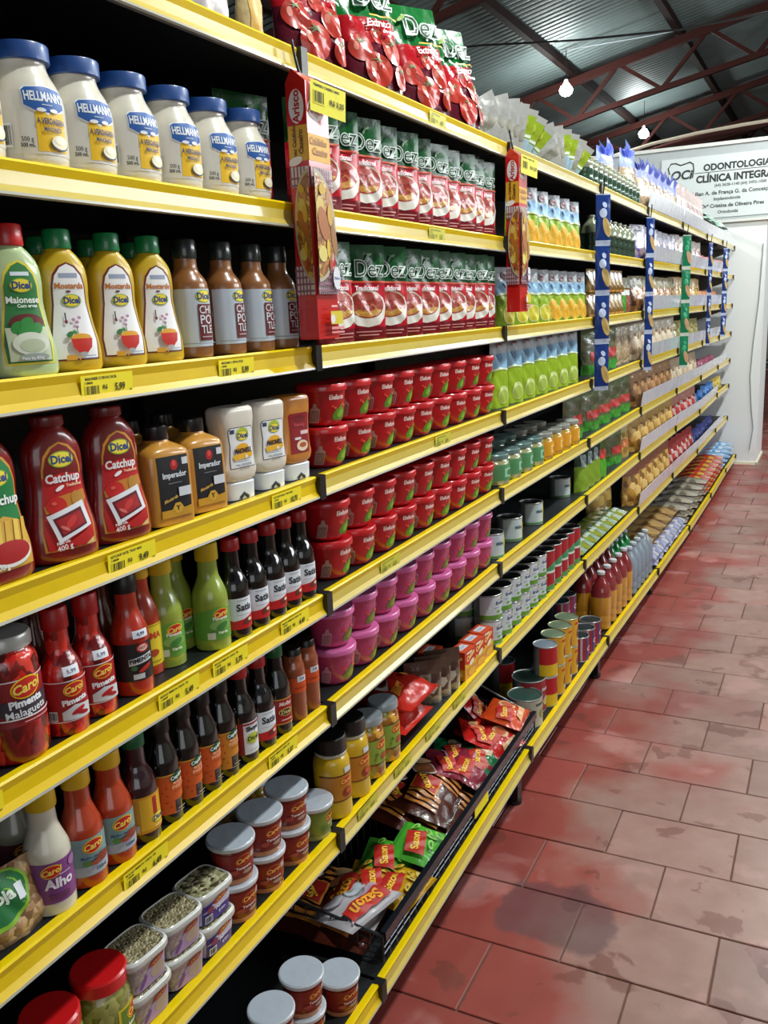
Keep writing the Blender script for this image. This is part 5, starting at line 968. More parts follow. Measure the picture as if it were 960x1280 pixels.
SS = [('brown', -.09, 1.36, .022, .2, .1, 'brown sachet in the dark back corner at the near end of the basket'),
      ('brown', -.02, 1.365, .016, .1, .05, 'brown sachet lying under the white one'),
      ('yellow', -.035, 1.44, .034, .3, .12, 'yellow sachet, left one, peeping out between white and green'), ('yellow', .015, 1.45, .030, -.1, .05, 'yellow sachet by the basket rim between the white and the green ones'),
      ('white', .0, 1.345, .050, 2.9, .15, 'white sachet with a red band, nearest end of the basket'), ('white', -.012, 1.378, .034, .1, .1, 'white sachet mostly covered by the front white one'),
      ('green', -.045, 1.52, .034, .25, .12, 'bright green sachet, the left of two, farther from the aisle'), ('green', .005, 1.578, .044, .1, .18, 'bright green sachet, the right of two, beside the basket rim'),
      ('brown', -.075, 1.72, .045, .1, .25, 'brown sachet with biscuit fingers lying against the back of the basket'), ('brown', -.015, 1.765, .050, .15, .30, 'largest brown sachet with biscuits, in the middle of the basket'), ('brown', .01, 1.75, .018, .0, .1, 'brown sachet under the largest one'),
      ('wine', -.055, 1.885, .060, .5, .3, 'wine red sachet, left of two behind the brown biscuits one'), ('wine', -.005, 1.905, .052, -.1, .3, 'wine red sachet, right of two behind the brown biscuits one'),
      ('darkgreen', .0, 1.965, .046, .1, .3, 'dark green sachet by the rim, in front of the red ones'), ('darkgreen', -.065, 1.955, .052, .4, .3, 'dark green sachet half buried at the back of the basket'),
      ('red', -.03, 2.045, .062, .5, .5, 'shiny red sachet, left one of the heap beyond the dark green'), ('red', .01, 2.06, .050, -.3, .3, 'shiny red sachet, right one beside the rim'), ('red', -.06, 2.10, .050, .2, .3, 'red sachet under the heap at the back of the basket'),
      ('orange', .005, 2.165, .075, .1, .25, 'orange sachet with onion rings on top at the far end'), ('orange', .0, 2.165, .035, -.05, .1, 'orange sachet underneath the top orange one'), ('red', -.085, 2.165, .075, .3, .9, 'red sachet standing upright at the far back corner')]
for i, a in enumerate(SS): sach(a[0], i, *a[1:6], a[6], ry2=pi / 2 * 0)

# ============ third bay
def row(key, fn, s, y0, y1, n, label, cat, group, x=-.045, dz=0.0, rz=0.0, j=4, xj=.0, **k):
    for i in range(n):
        y = y0 + (y1 - y0) * (i / (n - 1) if n > 1 else .5)
        L_ = label(i) if callable(label) else label.format(o=ORD[i] if n > 1 else '')
        put(key(i) if callable(key) else key, fn(i) if callable(key) else fn, s, y + R_.uniform(-.004, .004), L_, cat, group, x=x + R_.uniform(-xj, xj), dz=dz, rz=rz + jit(j), **k)
SILV = M('#c0c0ba', .3, metal=.35, coat=.5, bump=.6, bscale=30)
def fan_sachet(kind, seed):
    def f():
        r = empty('foil_sachet'); P = Pouch(100, 122, 12, False, seed, 2.6, taper=-.25)
        P.mesh('sachet', [SILV if kind == 'silver' else film('#9db8c8', .6, 35), SILV if kind == 'silver' else film('#93ab2c', .6, 35), SILV], r, [(46, 0), (106, 1), (122, 2)], 10, 12)
        d = Dec(P, 1, .4, 8)
        if kind == 'silver': d.poly([(-50, 12), (50, 30), (50, 60), (-50, 30)], '#8f8c7e'); d.rect(-40, 72, 20, 77, '#c2c4c4')
        else: d.ell(8, 84, 26, 18, '#b9c23a'); d.poly([(-50, 44), (50, 50), (50, 58), (-50, 52)], '#d0dcc4'); d.ell(-20, 34, 18, 10, '#c9d4da')
        d.build('print', r); return r
    return f
for i, (y, k, a) in enumerate(((2.27, 'silver', -44), (2.295, 'silver', -28), (2.32, 'silver', -14), (2.345, 'silver', -3), (2.37, 'silver', 6), (2.395, 'lime', 15), (2.42, 'lime', 26), (2.445, 'lime', 38))):
    put('fs' + k, fan_sachet(k, 2), 1, y, f"{'silver' if k == 'silver' else 'lime green and blue'} sachet in the fan beside the tomato bags, {ORD[i]} {FL}", 'sachet', 'fanned foil sachets', x=-.055, dz=.004, rz=-.9, rx=-rad(a))
for i, (y, k, a) in enumerate(((2.78, 'silver', -20), (2.805, 'silver', -10), (2.83, 'lime', 0), (2.855, 'lime', 10), (2.88, 'silver', 20), (2.905, 'lime', 32))):
    put('fs' + k, fan_sachet(k, 2), 1, y, f"{'silver' if k == 'silver' else 'lime green and blue'} sachet in the fan under the bright bulb, {ORD[i]} {FL}", 'sachet', 'fanned foil sachets', x=-.055, dz=.004, rz=-.9, rx=-rad(a))
row(lambda i: 'juo', lambda i: juice_pouch('orange', 1), 2, 2.40, 2.98, 6, 'juice pouch with oranges on the second shelf, {o} from the second red pack', 'pouch', 'juice pouches', x=-.035, rz=-.45)
put('darkb', pet('dark_bottle', 150, '#1c2624', '#20302a', '#6a6f6c'), 2, 3.05, 'small dark bottle at the back just left of the blue hanging strip', 'bottle', x=-.06)
row(lambda i: 'jul' if i < 4 else 'juo', lambda i: juice_pouch('lemon' if i < 4 else 'orange', 2), 3, 2.30, 3.06, 8, 'citrus juice pouch on the third shelf, {o} from the second red pack', 'pouch', 'juice pouches', x=-.035, rz=-.45)
row(lambda i: 'jug', lambda i: juice_pouch('lime', 3), 4, 2.250, 2.96, 7, 'blue and green juice pouch on the fourth shelf, {o} from the red tubs', 'pouch', 'green juice pouches', x=-.035, rz=-.4)
row(lambda i: 'sjg' if i < 4 else 'sjy', lambda i: small_jar('green' if i < 4 else 'yellow'), 5, 2.215, 2.945, 8, lambda i: f"small jar with {'green' if i < 4 else 'yellow'} label on the fifth shelf, {ORD[i if i < 4 else i - 4]} {FL} of its colour", 'jar', 'small labelled jars', x=-.040, j=8)
row(lambda i: 'sjg' if i < 4 else 'sjy', lambda i: small_jar('green' if i < 4 else 'yellow'), 5, 2.255, 2.88, 7, lambda i: f"small jar with {'green' if i < 4 else 'yellow'} label, {ORD[i if i < 4 else i - 4]} {FL} in the back row", 'jar', 'small labelled jars', x=-.132, j=8)
GRN = MIX('green_pack', ['#4c6a2a', '#6a5a3c', '#38541f', '#7a7a50'], 25, .3, .9, .6, kind='noise')
def green_bag(key, W_=120, H_=165):
    return clear_bag('green_bag', W_, H_, 42, GRN, '#6b7a52', None, [(-.5, .0, .5, .22, '#2f8f26'), (-.2, .3, .35, .5, '#a8241c')], 9, 0, H_ * .8)
put('gb', green_bag(0), 5, 3.07, 'green bag with red emblem beside the yellow jars on the fifth shelf', 'bag', 'green bags with red emblems', x=-.055, rz=-.3)
put('gb', green_bag(0), 4, 3.055, 'green bag partly behind the blue hanging strip, on the fourth shelf', 'bag', 'green bags with red emblems', x=-.07, rz=-.3)
CORN = can('corn_tin', 36, 68, dc_corn, '#202222'); PEAS = can('pea_tin', 38, 70, dc_peas, '#141616')
for y, x, L_ in ((2.195, -.044, 'white and yellow tin just right of the pink tubs'), (2.385, -.055, 'white and yellow tin standing alone, left one of two'), (2.60, -.058, 'white and yellow tin standing alone, right one of two'), (3.02, -.085, 'white tin in shadow left of the four tall green packs')):
    put('corn', CORN, 6, y, L_, 'tin', 'white and yellow tins', x=x, rz=-.2)
GT = clear_bag('tall_green_pack', 80, 145, 30, film('#76942a', .4), '#24392c', None, [(-.1, .6, .25, .9, '#8fa0a4')], 12, 0, 92)
GT2 = clear_bag('tall_green_pack', 80, 145, 30, film('#4f9a2c', .4), '#5a6a3a', None, [(-.3, .5, .35, .75, '#c0342c')], 13, 0, 70)
for i, y in enumerate((3.12, 3.21, 3.30, 3.40)): put('gt' if i < 3 else 'gt2', GT if i < 3 else GT2, 6, y, f"tall green pack on the sixth shelf, {ORD[i]} {FL}" + (', with a red emblem' if i == 3 else ''), 'pack', 'tall green packs', x=-.035, rz=-.4)
for t in range(2):
    for i in range(6): put('peas', PEAS, 7, 2.165 + i * .0835, f"white and green pea tin, {ORD[i]} {FL}, {'lower' if t == 0 else 'upper'} tier", 'tin', 'white and green pea tins', x=-.044, dz=t * .0708, rz=-.25 + jit(5))
for t in range(1):
    for i in range(5): put('peas', PEAS, 7, 2.17 + i * .0830, f"pea tin with dark top in the second row, {ORD[i]} {FL}", 'tin', 'white and green pea tins', x=-.125, dz=.0708, rz=jit(9)); put('peas', PEAS, 7, 2.17 + i * .0830, f"pea tin in the second row underneath, {ORD[i]} {FL}", 'tin', 'white and green pea tins', x=-.125, dz=0, rz=jit(9))
RGT = can('tomato_tin', 38, 132, dc_redgreen, '#161818')
for i in range(5): put('rgt', RGT, 7, 2.675 + i * .0805, f"tall red, white and green tin, {ORD[i]} {FL} after the pea tins", 'tin', 'red and green tins', x=-.044, rz=-.25)
BIGT = can('big_olive_tin', 50, 86, dc_olive, '#3d5a50'); BIGR = can('big_vegetable_tin', 50, 102, dc_tomato, '#24342e')
put('bigr', BIGR, 8, 2.400, 'big dark red tin with deep green lid beyond the basket', 'tin', x=-.080, rz=-.2)
put('bigo', BIGT, 8, 2.305, 'big grey tin with pale green lid near the end of the basket', 'tin', x=-.062, rz=-.2)
put('bl', can('blue_topped_tin', 36, 112, dc_redyellow, '#5f7688'), 8, 2.47, 'small tin with blue lid in shadow behind the big dark red tin', 'tin', x=-.185)
RY = can('red_yellow_tin', 36, 95, dc_redyellow, '#8794a2'); YT = can('yellow_tin', 37, 95, dc_yellow, '#7a8c72', rim='#b0b28c')
put('ry', RY, 8, 2.450, 'red and yellow tin with silver lid, on top of its stack', 'tin', 'red and yellow tins', x=-.045, dz=.0956, rz=-.2)
put('ry', RY, 8, 2.450, 'red and yellow tin at the bottom of its stack', 'tin', 'red and yellow tins', x=-.045, rz=-.2)
for i in range(3):
    for t in range(2): put('yt', YT, 8, 2.545 + i * .084, f"yellow tin with green lid, {'lower' if t == 0 else 'upper'} one of the {['left', 'middle', 'right'][i]} stack", 'tin', 'yellow tins', x=-.048 - i * .002, dz=t * .0956, rz=-.2)
ST = can('striped_tin', 37, 86, dc_stripe, '#2f3a3c'); 
for i, (y, x, t) in enumerate(((2.835, -.045, 0), (2.92, -.045, 0), (2.92, -.135, 0), (2.92, -.135, 1), (3.005, -.045, 0), (3.005, -.135, 0), (3.005, -.135, 1))):
    put('st', ST, 8, y, f"striped tin near the second foot, {['front', 'back'][x < -.05]} row, {ORD[int((y - 2.83) / .085 + .01)]} {FL}, {'lower' if t == 0 else 'upper'}", 'tin', 'striped tins', x=x, dz=t * .0866, rz=-.2)
# ============ fourth bay
GB = pet('small_green_bottle', 92, '#2a4a36', '#8f947a', '#b8b59c'); GB2 = pet('green_bottle', 128, '#21382a', '#7c8468', '#8b8f7c')
for i in range(12): put('gb1', GB, 1, 3.13 + i * .072, f"small green bottle with pale cap on the top shelf, {ORD[i]} {FL} in front", 'bottle', 'small green bottles', x=-.036)
for i in range(10): put('gb1', GB, 1, 3.16 + i * .082, f"small green bottle on the top shelf, {ORD[i]} {FL} in the back row", 'bottle', 'small green bottles', x=-.11)
for i in range(8): put('gb2', GB2, 2, 3.25 + i * .088, f"green bottle on the second shelf between the two blue strips, {ORD[i]} {FL}", 'bottle', 'green bottles', x=-.04)
GOLDP = MIX('gold_pack', ['#8a6a2a', '#6a4a1c', '#a8843a', '#54381a'], 40, .3, .9, .5, (1, 1, .3), 'noise')
GP = clear_bag('golden_pack', 62, 82, 30, GOLDP, '#9a7a3a', None, [(-.4, .02, .4, .1, '#c98a3a')], 15, 0, 74)
for t in range(2):
    for i in range(8): put('gp', GP, 3, 3.22 + i * .068, f"golden brown pack on the third shelf, {ORD[i]} {FL}, {'lower' if t == 0 else 'upper'}", 'pack', 'golden packs', x=-.035, dz=t * .083, rz=-.15)
for i, (y, c) in enumerate(((3.80, '#3f8a2c'), (3.88, '#8a4a3c'))): put('gr%d' % i, clear_bag('seasoning_pack', 80, 140, 30, film(c, .5), '#b0b4a4', None, [(-.4, .5, .4, .65, '#c8ccc8')], 16, 0, 100), 3, y, ['white and green pack right of the golden packs', 'brownish pack left of the second blue strip'][i], 'pack', x=-.05, rz=-.3)
for i, y in enumerate((3.30, 3.44, 3.57)): put('gb', green_bag(0), 4, y, f"green bag with red emblem on the fourth shelf after the blue strip, {ORD[i]} {FL}", 'bag', 'green bags with red emblems', x=-.05, rz=-.35)
NOOD = MIX('pasta_bag', ['#9c8462', '#b8a07c', '#7c6648', '#cdbb9a'], 30, .3, 1.0, .7, (1, 1, 1), 'noise')
for i, y in enumerate((3.72, 3.86)): put('nb', clear_bag('pasta_bag', 130, 175, 50, NOOD, '#b0a894', None, None, 17), 4, y, f"clear pasta bag behind the second blue strip, {['left', 'right'][i]} one", 'bag', 'clear pasta bags', x=-.06, rz=-.3)
for i, y in enumerate((3.28, 3.47, 3.66, 3.84)): put('gbb', green_bag(1, 150, 150), 5, y, f"wide green bag with red emblem on the fifth shelf, {ORD[i]} after the rail joint", 'bag', 'wide green bags', x=-.055, rz=-.35)
YB = MIX('yellow_snacks', ['#a8842c', '#c29c40', '#8a6a1c', '#d4b45c'], 35, .3, 1.0, .6, kind='voronoi')
put('gbb', green_bag(1, 150, 150), 6, 3.70, 'wide green bag with red emblem low on the sixth shelf', 'bag', 'wide green bags', x=-.055, rz=-.3)
put('ybg', clear_bag('corn_snack_bag', 150, 160, 55, YB, '#b8a878', None, [(-.1, .3, .3, .5, '#b85a2c')], 18), 6, 3.86, 'yellow snack bag beside the low wide green bag on the sixth shelf', 'bag', 'yellow snack bags', x=-.06, rz=-.3)
FG = MIX('flat_green', ['#3f7a3c', '#8f9a3c', '#9fb8a8', '#2f5a34'], 22, .25, 1.0, .4)
def flat_sachet(m_, nm='flat_sachet', W_=100, H_=130, T_=22):
    def f():
        r = empty(nm); P = Pouch(W_, H_, T_, False, 5, 2.4); P.mesh('sachet', [m_], r, None, 8, 8); d = Dec(P, 1, .4, 10); d.rect(-W_ * .3, H_ * .3, W_ * .3, H_ * .45, '#b4c2b8'); d.build('print', r); return r
    return f
for i in range(8): put('fg', flat_sachet(FG), 7, 3.11 + i * .098, f"flat green sachet lying on the seventh shelf, {ORD[i]} {FL}", 'sachet', 'flat green sachets', x=-.012, dz=.012, ry=-pi / 2 + .12, rz=0)
for i, y in enumerate((3.77, 3.90)): put('tall_y', clear_bag('peanut_bag', 140, 190, 60, YB, '#a8905c', None, None, 19, 0, 160), 7, y, f"tall bag of yellow peanuts deep on the seventh shelf, {['left', 'right'][i]} one", 'bag', 'yellow peanut bags', x=-.14, rz=-.3)
AMB = pet('guarana_bottle', 222, '#c0861e', '#84282a', '#c6c8cc')
for i in range(5): put('amb', AMB, 8, 3.165 + i * .098, f"amber drink bottle with white cap in front, {ORD[i]} {FL}", 'bottle', 'amber drink bottles', x=-.045)
for i in range(5): put('amb', AMB, 8, 3.20 + i * .098, f"amber drink bottle with white cap, second row, {ORD[i]} {FL}", 'bottle', 'amber drink bottles', x=-.122)
SG = pet('soda_bottle', 215, '#b8c4c8', '#1d8a45', '#c9ced2'); WB = pet('water_bottle', 205, '#c6ccd2', '#b9c4d0', '#b9c2ca', True)
for i in range(4): put('sg', SG, 8, 3.66 + i * .092, f"bottle with green shoulders and white cap, {ORD[i]} {FL}", 'bottle', 'green soda bottles', x=-.122)
for i in range(5): put('wb', WB, 8, 3.66 + i * .088, f"clear water bottle in front of the green ones, {ORD[i]} {FL}", 'bottle', 'clear water bottles', x=-.045)
# ============ far bays: bags behind clear guards
def bagm(nm, cols, sc=35): return MIX(nm, cols, sc, .3, 1.0, .7)
BEIGE = bagm('beige_mix', ['#b39a7c', '#cdb99a', '#94795a', '#dccdb4']); PINKB = bagm('pink_mix', ['#b08a86', '#c9a8a4', '#8a6660', '#dccac6']); BRN = bagm('brown_mix', ['#7a5230', '#9c6a3a', '#5c3a20', '#b88a58']); AMBR = bagm('amber_mix', ['#a87a2c', '#c4984a', '#80561c', '#d8b46c'])
REDM = bagm('red_mix', ['#a81a1c', '#c43430', '#7c1014', '#c9b0a8']); PURP = bagm('purple_mix', ['#6a5a94', '#8a7ab0', '#b09a8c', '#473c74']); TAN = bagm('tan_pack', ['#9c7a4a', '#b8945c', '#7c5a34', '#8a8ab0'], 16); BLUP = bagm('blue_pack', ['#4a4f8a', '#8a8cb0', '#c4c4cc', '#6a5a74'], 30)
def cb(nm, W_, H_, T_, m_, top, **k): return clear_bag(nm, W_, H_, T_, m_, top, **k)
FAR = {  # (bay, shelf): (key, builder, n, y-inset, x, name phrase, group)
 (4, 1): ('f1', cb('candy_bag', 130, 190, 60, BEIGE, '#8f96cf', tie='#8a94d4', seed=21), 6, 'ribbon-tied beige candy bag on the top shelf'),
 (5, 1): ('f2', cb('candy_bag', 130, 205, 60, PINKB, '#b8a4a0', seed=22), 6, 'puffed pinkish candy bag on the top shelf'),
 (4, 2): ('f3', cb('cookie_bag', 120, 150, 50, PURP, '#9a96a8', seed=23), 6, 'purple backed cookie bag on the second shelf'),
 (5, 2): ('f4', cb('cookie_bag', 120, 160, 50, PINKB, '#b0a49c', seed=24), 6, 'pinkish clear bag on the second shelf'),
 (6, 2): ('f5', cb('red_candy_bag', 120, 90, 50, REDM, '#c07a7c', seed=25), 4, 'low red candy bag on the second shelf'),
 (4, 3): ('f6', cb('snack_bag', 130, 150, 55, BRN, '#8c8468', seed=26), 6, 'brown snack bag on the third shelf'),
 (5, 3): ('f7', cb('snack_bag', 130, 160, 55, AMBR, '#b09468', seed=27), 5, 'orange brown snack bag on the third shelf'),
 (6, 3): ('f8', cb('orange_bag', 120, 90, 50, bagm('orange_mix', ['#b8582c', '#cf7a44', '#8c3a1c', '#d8a080']), '#b87a58', seed=28), 4, 'low orange bag on the third shelf'),
 (4, 4): ('f9', cb('pasta_bag', 130, 170, 55, BEIGE, '#bcb4a4', seed=29), 6, 'pale pasta bag on the fourth shelf'),
 (5, 4): ('f10', cb('olive_bag', 130, 140, 55, bagm('olive_mix', ['#7a7034', '#948a4a', '#5c5424', '#a8a068']), '#8c8450', seed=30), 5, 'olive coloured bag on the fourth shelf'),
 (4, 5): ('f11', cb('snack_bag', 130, 160, 55, BRN, '#9c7a5a', seed=31), 6, 'reddish brown snack bag on the fifth shelf'),
 (5, 5): ('f12', cb('snack_bag', 130, 150, 55, BEIGE, '#a8947c', seed=32), 5, 'beige and brown snack bag on the fifth shelf'),
 (6, 5): ('f13', cb('wine_bag', 130, 80, 50, bagm('wine_mix', ['#8a2a4c', '#a84a6c', '#5c1a34', '#b88a98']), '#8c4a5c', seed=33), 4, 'low wine coloured bag on the fifth shelf'),
 (4, 6): ('f14', cb('snack_bag', 140, 160, 60, AMBR, '#a8884c', seed=34), 6, 'golden snack bag on the sixth shelf'),
 (5, 6): ('f15', cb('red_snack_bag', 130, 150, 55, REDM, '#a8786c', seed=35), 5, 'red snack bag on the sixth shelf'),
 (6, 6): ('f16', cb('blue_bag', 120, 90, 50, bagm('blue_mix', ['#3a6ab0', '#5a8ac8', '#2a4a80', '#8ab0d8']), '#4a7ab8', seed=36), 4, 'low blue bag on the sixth shelf'),
 (7, 6): ('f17', cb('yellow_bag', 120, 90, 50, bagm('yel_mix', ['#c4a82c', '#d8c44c', '#94801c', '#e0d48c']), '#c8b048', seed=37), 3, 'low yellow bag on the sixth shelf'),
 (4, 7): ('f18', cb('peanut_bag', 150, 180, 65, AMBR, '#8a5a44', seed=38, bandz=135), 6, 'big golden peanut bag on the seventh shelf'),
 (5, 7): ('f19', cb('red_snack_bag', 130, 150, 60, REDM, '#8c3434', seed=39), 6, 'red snack bag on the seventh shelf'),
 (6, 7): ('f20', cb('navy_bag', 120, 100, 50, bagm('navy_mix', ['#262c5c', '#3a4484', '#1a1e40', '#5a5c8c']), '#343a6c', seed=40), 5, 'dark blue bag on the seventh shelf'),
}
BN = {4: 'before the green strip', 5: 'after the green strip', 6: 'near the far end', 7: 'at the very end'}
for (k, s), (key, fn, n, ph) in FAR.items():
    y0, y1 = J[s][k][0] + .07, J[s][k + 1][0] - .07
    if k == 7: y1 = y0 + .35
    for i in range(n): put(key, fn, s, y0 + (y1 - y0) * i / max(1, n - 1), f"{ph} {BN[k]}, {ORD[i]} {FL}", 'bag', ph.split(' on the')[0] + 's', x=-.045, rz=-.25 + jit(8))
# the big ribbon bags at the start of the guarded shelves
put('rib', cb('ribbon_bag', 160, 215, 80, MIX('nutmix', ['#b8935c', '#9c7440', '#cfae7c', '#86602c'], 30, .3, 1, .7), '#7f8fe0', tie='#8d9cf0', seed=51), 1, 3.80, 'orange nut bag with large blue ribbons standing above the small green bottles', 'bag', x=-.12, rz=-.2)
put('rib2', cb('ribbon_bag', 150, 225, 80, BEIGE, '#8c9ce8', tie='#9aa8f0', seed=52), 1, 3.98, 'beige bag with tall blue ribbon at the end of the small green bottles', 'bag', x=-.07, rz=-.2)
put('pinkrib', cb('ribbon_bag', 140, 215, 70, BEIGE, '#e08aa8', tie='#e690ae', seed=53), 1, 4.95, 'beige bag with bright pink ribbon on the top shelf', 'bag', x=-.10, rz=-.2)
MINT = bagm('mint_mix', ['#1f6a44', '#8fb8a0', '#c4d4c8', '#3f8a64'], 28)
for i in range(10): put('mint', flat_sachet(MINT, 'mint_sachet', 110, 120, 36), 1, 6.10 + i * .145, f"green and white sachet heaped on the top shelf end, {ORD[i]} {FL}", 'sachet', 'green sachets on top', x=-.02 - .02 * (i % 2), dz=.115 - .002 * i, ry=-pi / 2 + .5, rz=jit(25))
CORAL = bagm('coral_mix', ['#c46a6a', '#d89a94', '#a84a4a', '#e0bcb4'], 30)
for i in range(3): put('coral', cb('coral_bag', 110, 95, 50, CORAL, '#c88a88', seed=54), 2, 7.0 + i * .13, f"coral candy bag at the far end of the second shelf, {ORD[i]} {FL}", 'bag', 'coral candy bags', x=-.05, rz=-.2)
# bottom shelf, far bays: flat packs stacked
def flat_pack(nm, m_, W_, H_, T_): 
    def f():
        r = empty(nm); P = Pouch(W_, H_, T_, False, 6, 2.0); P.mesh('pack', [m_], r, None, 8, 8); return r
    return f
LAY = [(4, .02, 6, TAN, 'tan biscuit pack', 'tan_pack'), (5, .03, 5, bagm('grey_pack', ['#8a8478', '#a49a84', '#6c6458', '#b8b4a8'], 18), 'greyish biscuit pack', 'grey_pack'), (6, .03, 6, bagm('red_pack', ['#b01c1c', '#c43a2c', '#c9a83c', '#8c1414'], 20), 'red and gold biscuit pack', 'red_pack'), (7, .03, 4, bagm('sky_pack', ['#4a8ac8', '#7aaede', '#c4dcec', '#c86a6a'], 22), 'light blue biscuit pack', 'sky_pack')]
for k, ins, n, m_, nm, key in LAY:
    y0, y1 = J[8][k][0] + .06, J[8][k + 1][0] - .07
    for i in range(n):
        for t in range(3):
            put(key, flat_pack(nm.replace(' ', '_'), m_, 150 if k < 7 else 130, 230, 34), 8, y0 + (y1 - y0) * i / (n - 1), f"{nm} on the bottom shelf, {ORD[i]} {FL}, {['lowest', 'middle', 'top'][t]} of its pile", 'pack', nm + 's', x=-.055 if k == 4 else -.014, dz=.019 + t * .036, ry=-pi / 2 + .02, rz=jit(3))
for i in range(7):
    for t in range(2): put('blup', flat_pack('blue_wafer_pack', BLUP, 120, 90, 34), 8, 4.17 + i * .135, f"blue and white wafer pack by the rail, {ORD[i]} {FL}, {'lower' if t == 0 else 'upper'}", 'pack', 'blue wafer packs', x=.058, dz=.019 + t * .036, ry=-pi / 2 + .05, rz=jit(6)) if False else put('blup', flat_pack('blue_wafer_pack', BLUP, 120, 80, 30), 8, 4.17 + i * .135, f"blue and white wafer pack by the rail, {ORD[i]} {FL}, {'lower' if t == 0 else 'upper'} one", 'pack', 'blue wafer packs', x=-.008, dz=.017 + t * .031, ry=-pi / 2 + .05, rz=jit(6))

# ============ hanging strips
def strip_box(loc, label, sc=1.0, front=True):
    """long flat red seasoning pack: two visible faces, hooked under the top rail"""
    r = empty('hanging_seasoning_pack', loc); tag(r, label, 'pack', 'red hanging packs')
    W_, D_, H_ = .064, .034, .372; b = MB(); b.box((-D_, -W_ / 2, 0), (0, W_ / 2, H_)); b.add([(-D_, -W_ / 2, H_), (0, -W_ / 2, H_), (0, W_ / 2, H_), (-D_, W_ / 2, H_), (-D_ / 2 - .004, -W_ / 2 - .002, H_ + .018), (-D_ / 2 + .004, W_ / 2, H_ + .012)], [(0, 1, 4), (1, 2, 5, 4), (2, 3, 5), (3, 0, 4, 5)])
    b.build('pack', [M('#c41c18', .3, coat=.5)], r)
    FOOD = MIX('roast_food', ['#a86a2c', '#c4842c', '#7a3f1c', '#d8b24a', '#8c5a24'], 38, .4, .4, .2, (1, 1, 1), 'noise')
    for nm, pl, W2 in (('front_print', Plane((0, 0, 0), (0, 1, 0), (0, 0, 1)), 64), ('side_print', Plane((-D_ / 2, -W_ / 2, 0), (1, 0, 0), (0, 0, 1)), 34)):
        d = Dec(pl, .3, .2, 400); h = W2 / 2 - .5; side = nm[0] == 's'; d.clamp = h
        d.rect(-h, 262, h, 312 if side else 300, '#d9a52c'); 
        if side: d.ell(0, 338, 13, 24, '#e6dcdc'); d.text('Arisco', 0, 338, 17, '#b01c1c', 90, bold=.03); d.text('meu Caldinho', -6, 288, 9, '#6a4a1c', 90, shear=.2); d.text('Caseiro', 5, 288, 11, '#6a4a1c', 90, shear=.2); d.ell(-6, 262, 13, 6, '#eee8e0', 15)
        else: d.ell(-6, 335, 24, 15, '#e6dcdc', 0); d.text('Arisco', -6, 335, 17, '#b01c1c', bold=.04); d.text('Caldinho', -4, 290, 14, '#a86a1c', shear=.2); d.text('Caseiro', 0, 276, 14, '#a86a1c', shear=.2)
        d.rect(-h, 225, h, 254, '#d9cccc')
        for i in range(int(W2 / 6)): d.rect(-h + i * 6, 225, -h + i * 6 + 2.5, 254, '#8a5a6a')
        d.rect(-h, 226, h, 229, '#8a5a6a'); d.rect(-h, 236, h, 239, '#8a5a6a')
        d.rect(-h, 68, h, 110, '#d9cccc')
        for i in range(int(W2 / 6)): d.rect(-h + i * 6, 68, -h + i * 6 + 2.5, 110, '#8a5a6a')
        for v in (72, 82, 92, 102): d.rect(-h, v, h, v + 3, '#8a5a6a')
        # oval dish wrapping the corner
        cx = -32 if not side else 17
        pts = [(cx + 58 * cos(a), 168 + 82 * sin(a)) for a in [i * pi / 20 - pi / 2 for i in range(21)]] if not side else [(cx - 28 * cos(a), 168 + 82 * sin(a)) for a in [i * pi / 20 - pi / 2 for i in range(21)]]
        d.poly([(max(-h, min(h, a)), c) for a, c in pts], '#b3a892', (cx + (8 if not side else -8), 168)); pts = [(max(-h, min(h, cx + (a - cx) * .9)), 168 + (c - 168) * .93) for a, c in pts]; d.poly(pts, FOOD, (cx + (8 if not side else -8), 168))
        sg_ = 1 if not side else -1
        for u, v, ru, rv, c, an in ((6, 210, 6, 18, '#b8824a', 0), (-20, 196, 12, 16, '#cdb45c', 0), (18, 150, 8, 24, '#9c6a2c', 10), (-12, 172, 14, 26, '#a8601f', 20), (-24, 128, 13, 12, '#d8c86a', 0), (8, 186, 8, 16, '#c9a032', 0), (-2, 136, 5, 14, '#d8b02c', 0), (4, 112, 5, 9, '#b03a2c', 0), (-14, 222, 9, 8, '#c9a01c', 30)):
            
            if side: d.ell(7 + u * .2, v, ru * .5, rv * .8, c, an)
            else: d.ell(max(-h + ru, min(h - ru, u)), v, ru, rv, c, an)
        if not side: d.ell(18, 92, 11, 17, '#dfe0e6'); d.text('Novo', 18, 92, 7, '#6a7ab0', bold=.03); d.rect(-8, 22, 30, 42, '#d8c22c'); d.ell(-2, 30, 7, 7, '#e6dede'); d.rect(-8, 14, 32, 18, '#e09090'); d.rect(-8, 8, 32, 11, '#e09090'); d.rect(-6, 48, 12, 51, '#e8b0b0')
        d.build(nm, r)
    # hook cord and price ticket
    b = MB(); b.tube([(-.02, -.01, H_ + .010), (-.024, -.014, H_ + .035), (-.028, -.016, H_ + .062)], .0022, 6); b.build('cord', [BLK], r)
    pl = Plane((.006, -.010, H_ - .016), (.25, 1, -.12), (0, .1, 1)); d = Dec(pl, 1.0, .3, 6); d.rect(-14, -26, 62, 18, M('#e6dc1e', .5)); d.text('TEMPERO CASEIRO 300G', 20, 12, 5, INK); d.barcode(-8, -14, 24, 20, INK, M('#e6dc1e', .5)); d.text('R$ 3,25', 42, -6, 10, INK); d.build('price_ticket', r)
    return r
strip_box((.040, 1.245, 1.300), 'red hanging seasoning pack with oval roast picture at the first rail joint', 1)
strip_box((.038, 2.245, 1.322), 'red hanging seasoning pack with oval roast picture at the second rail joint', 1)
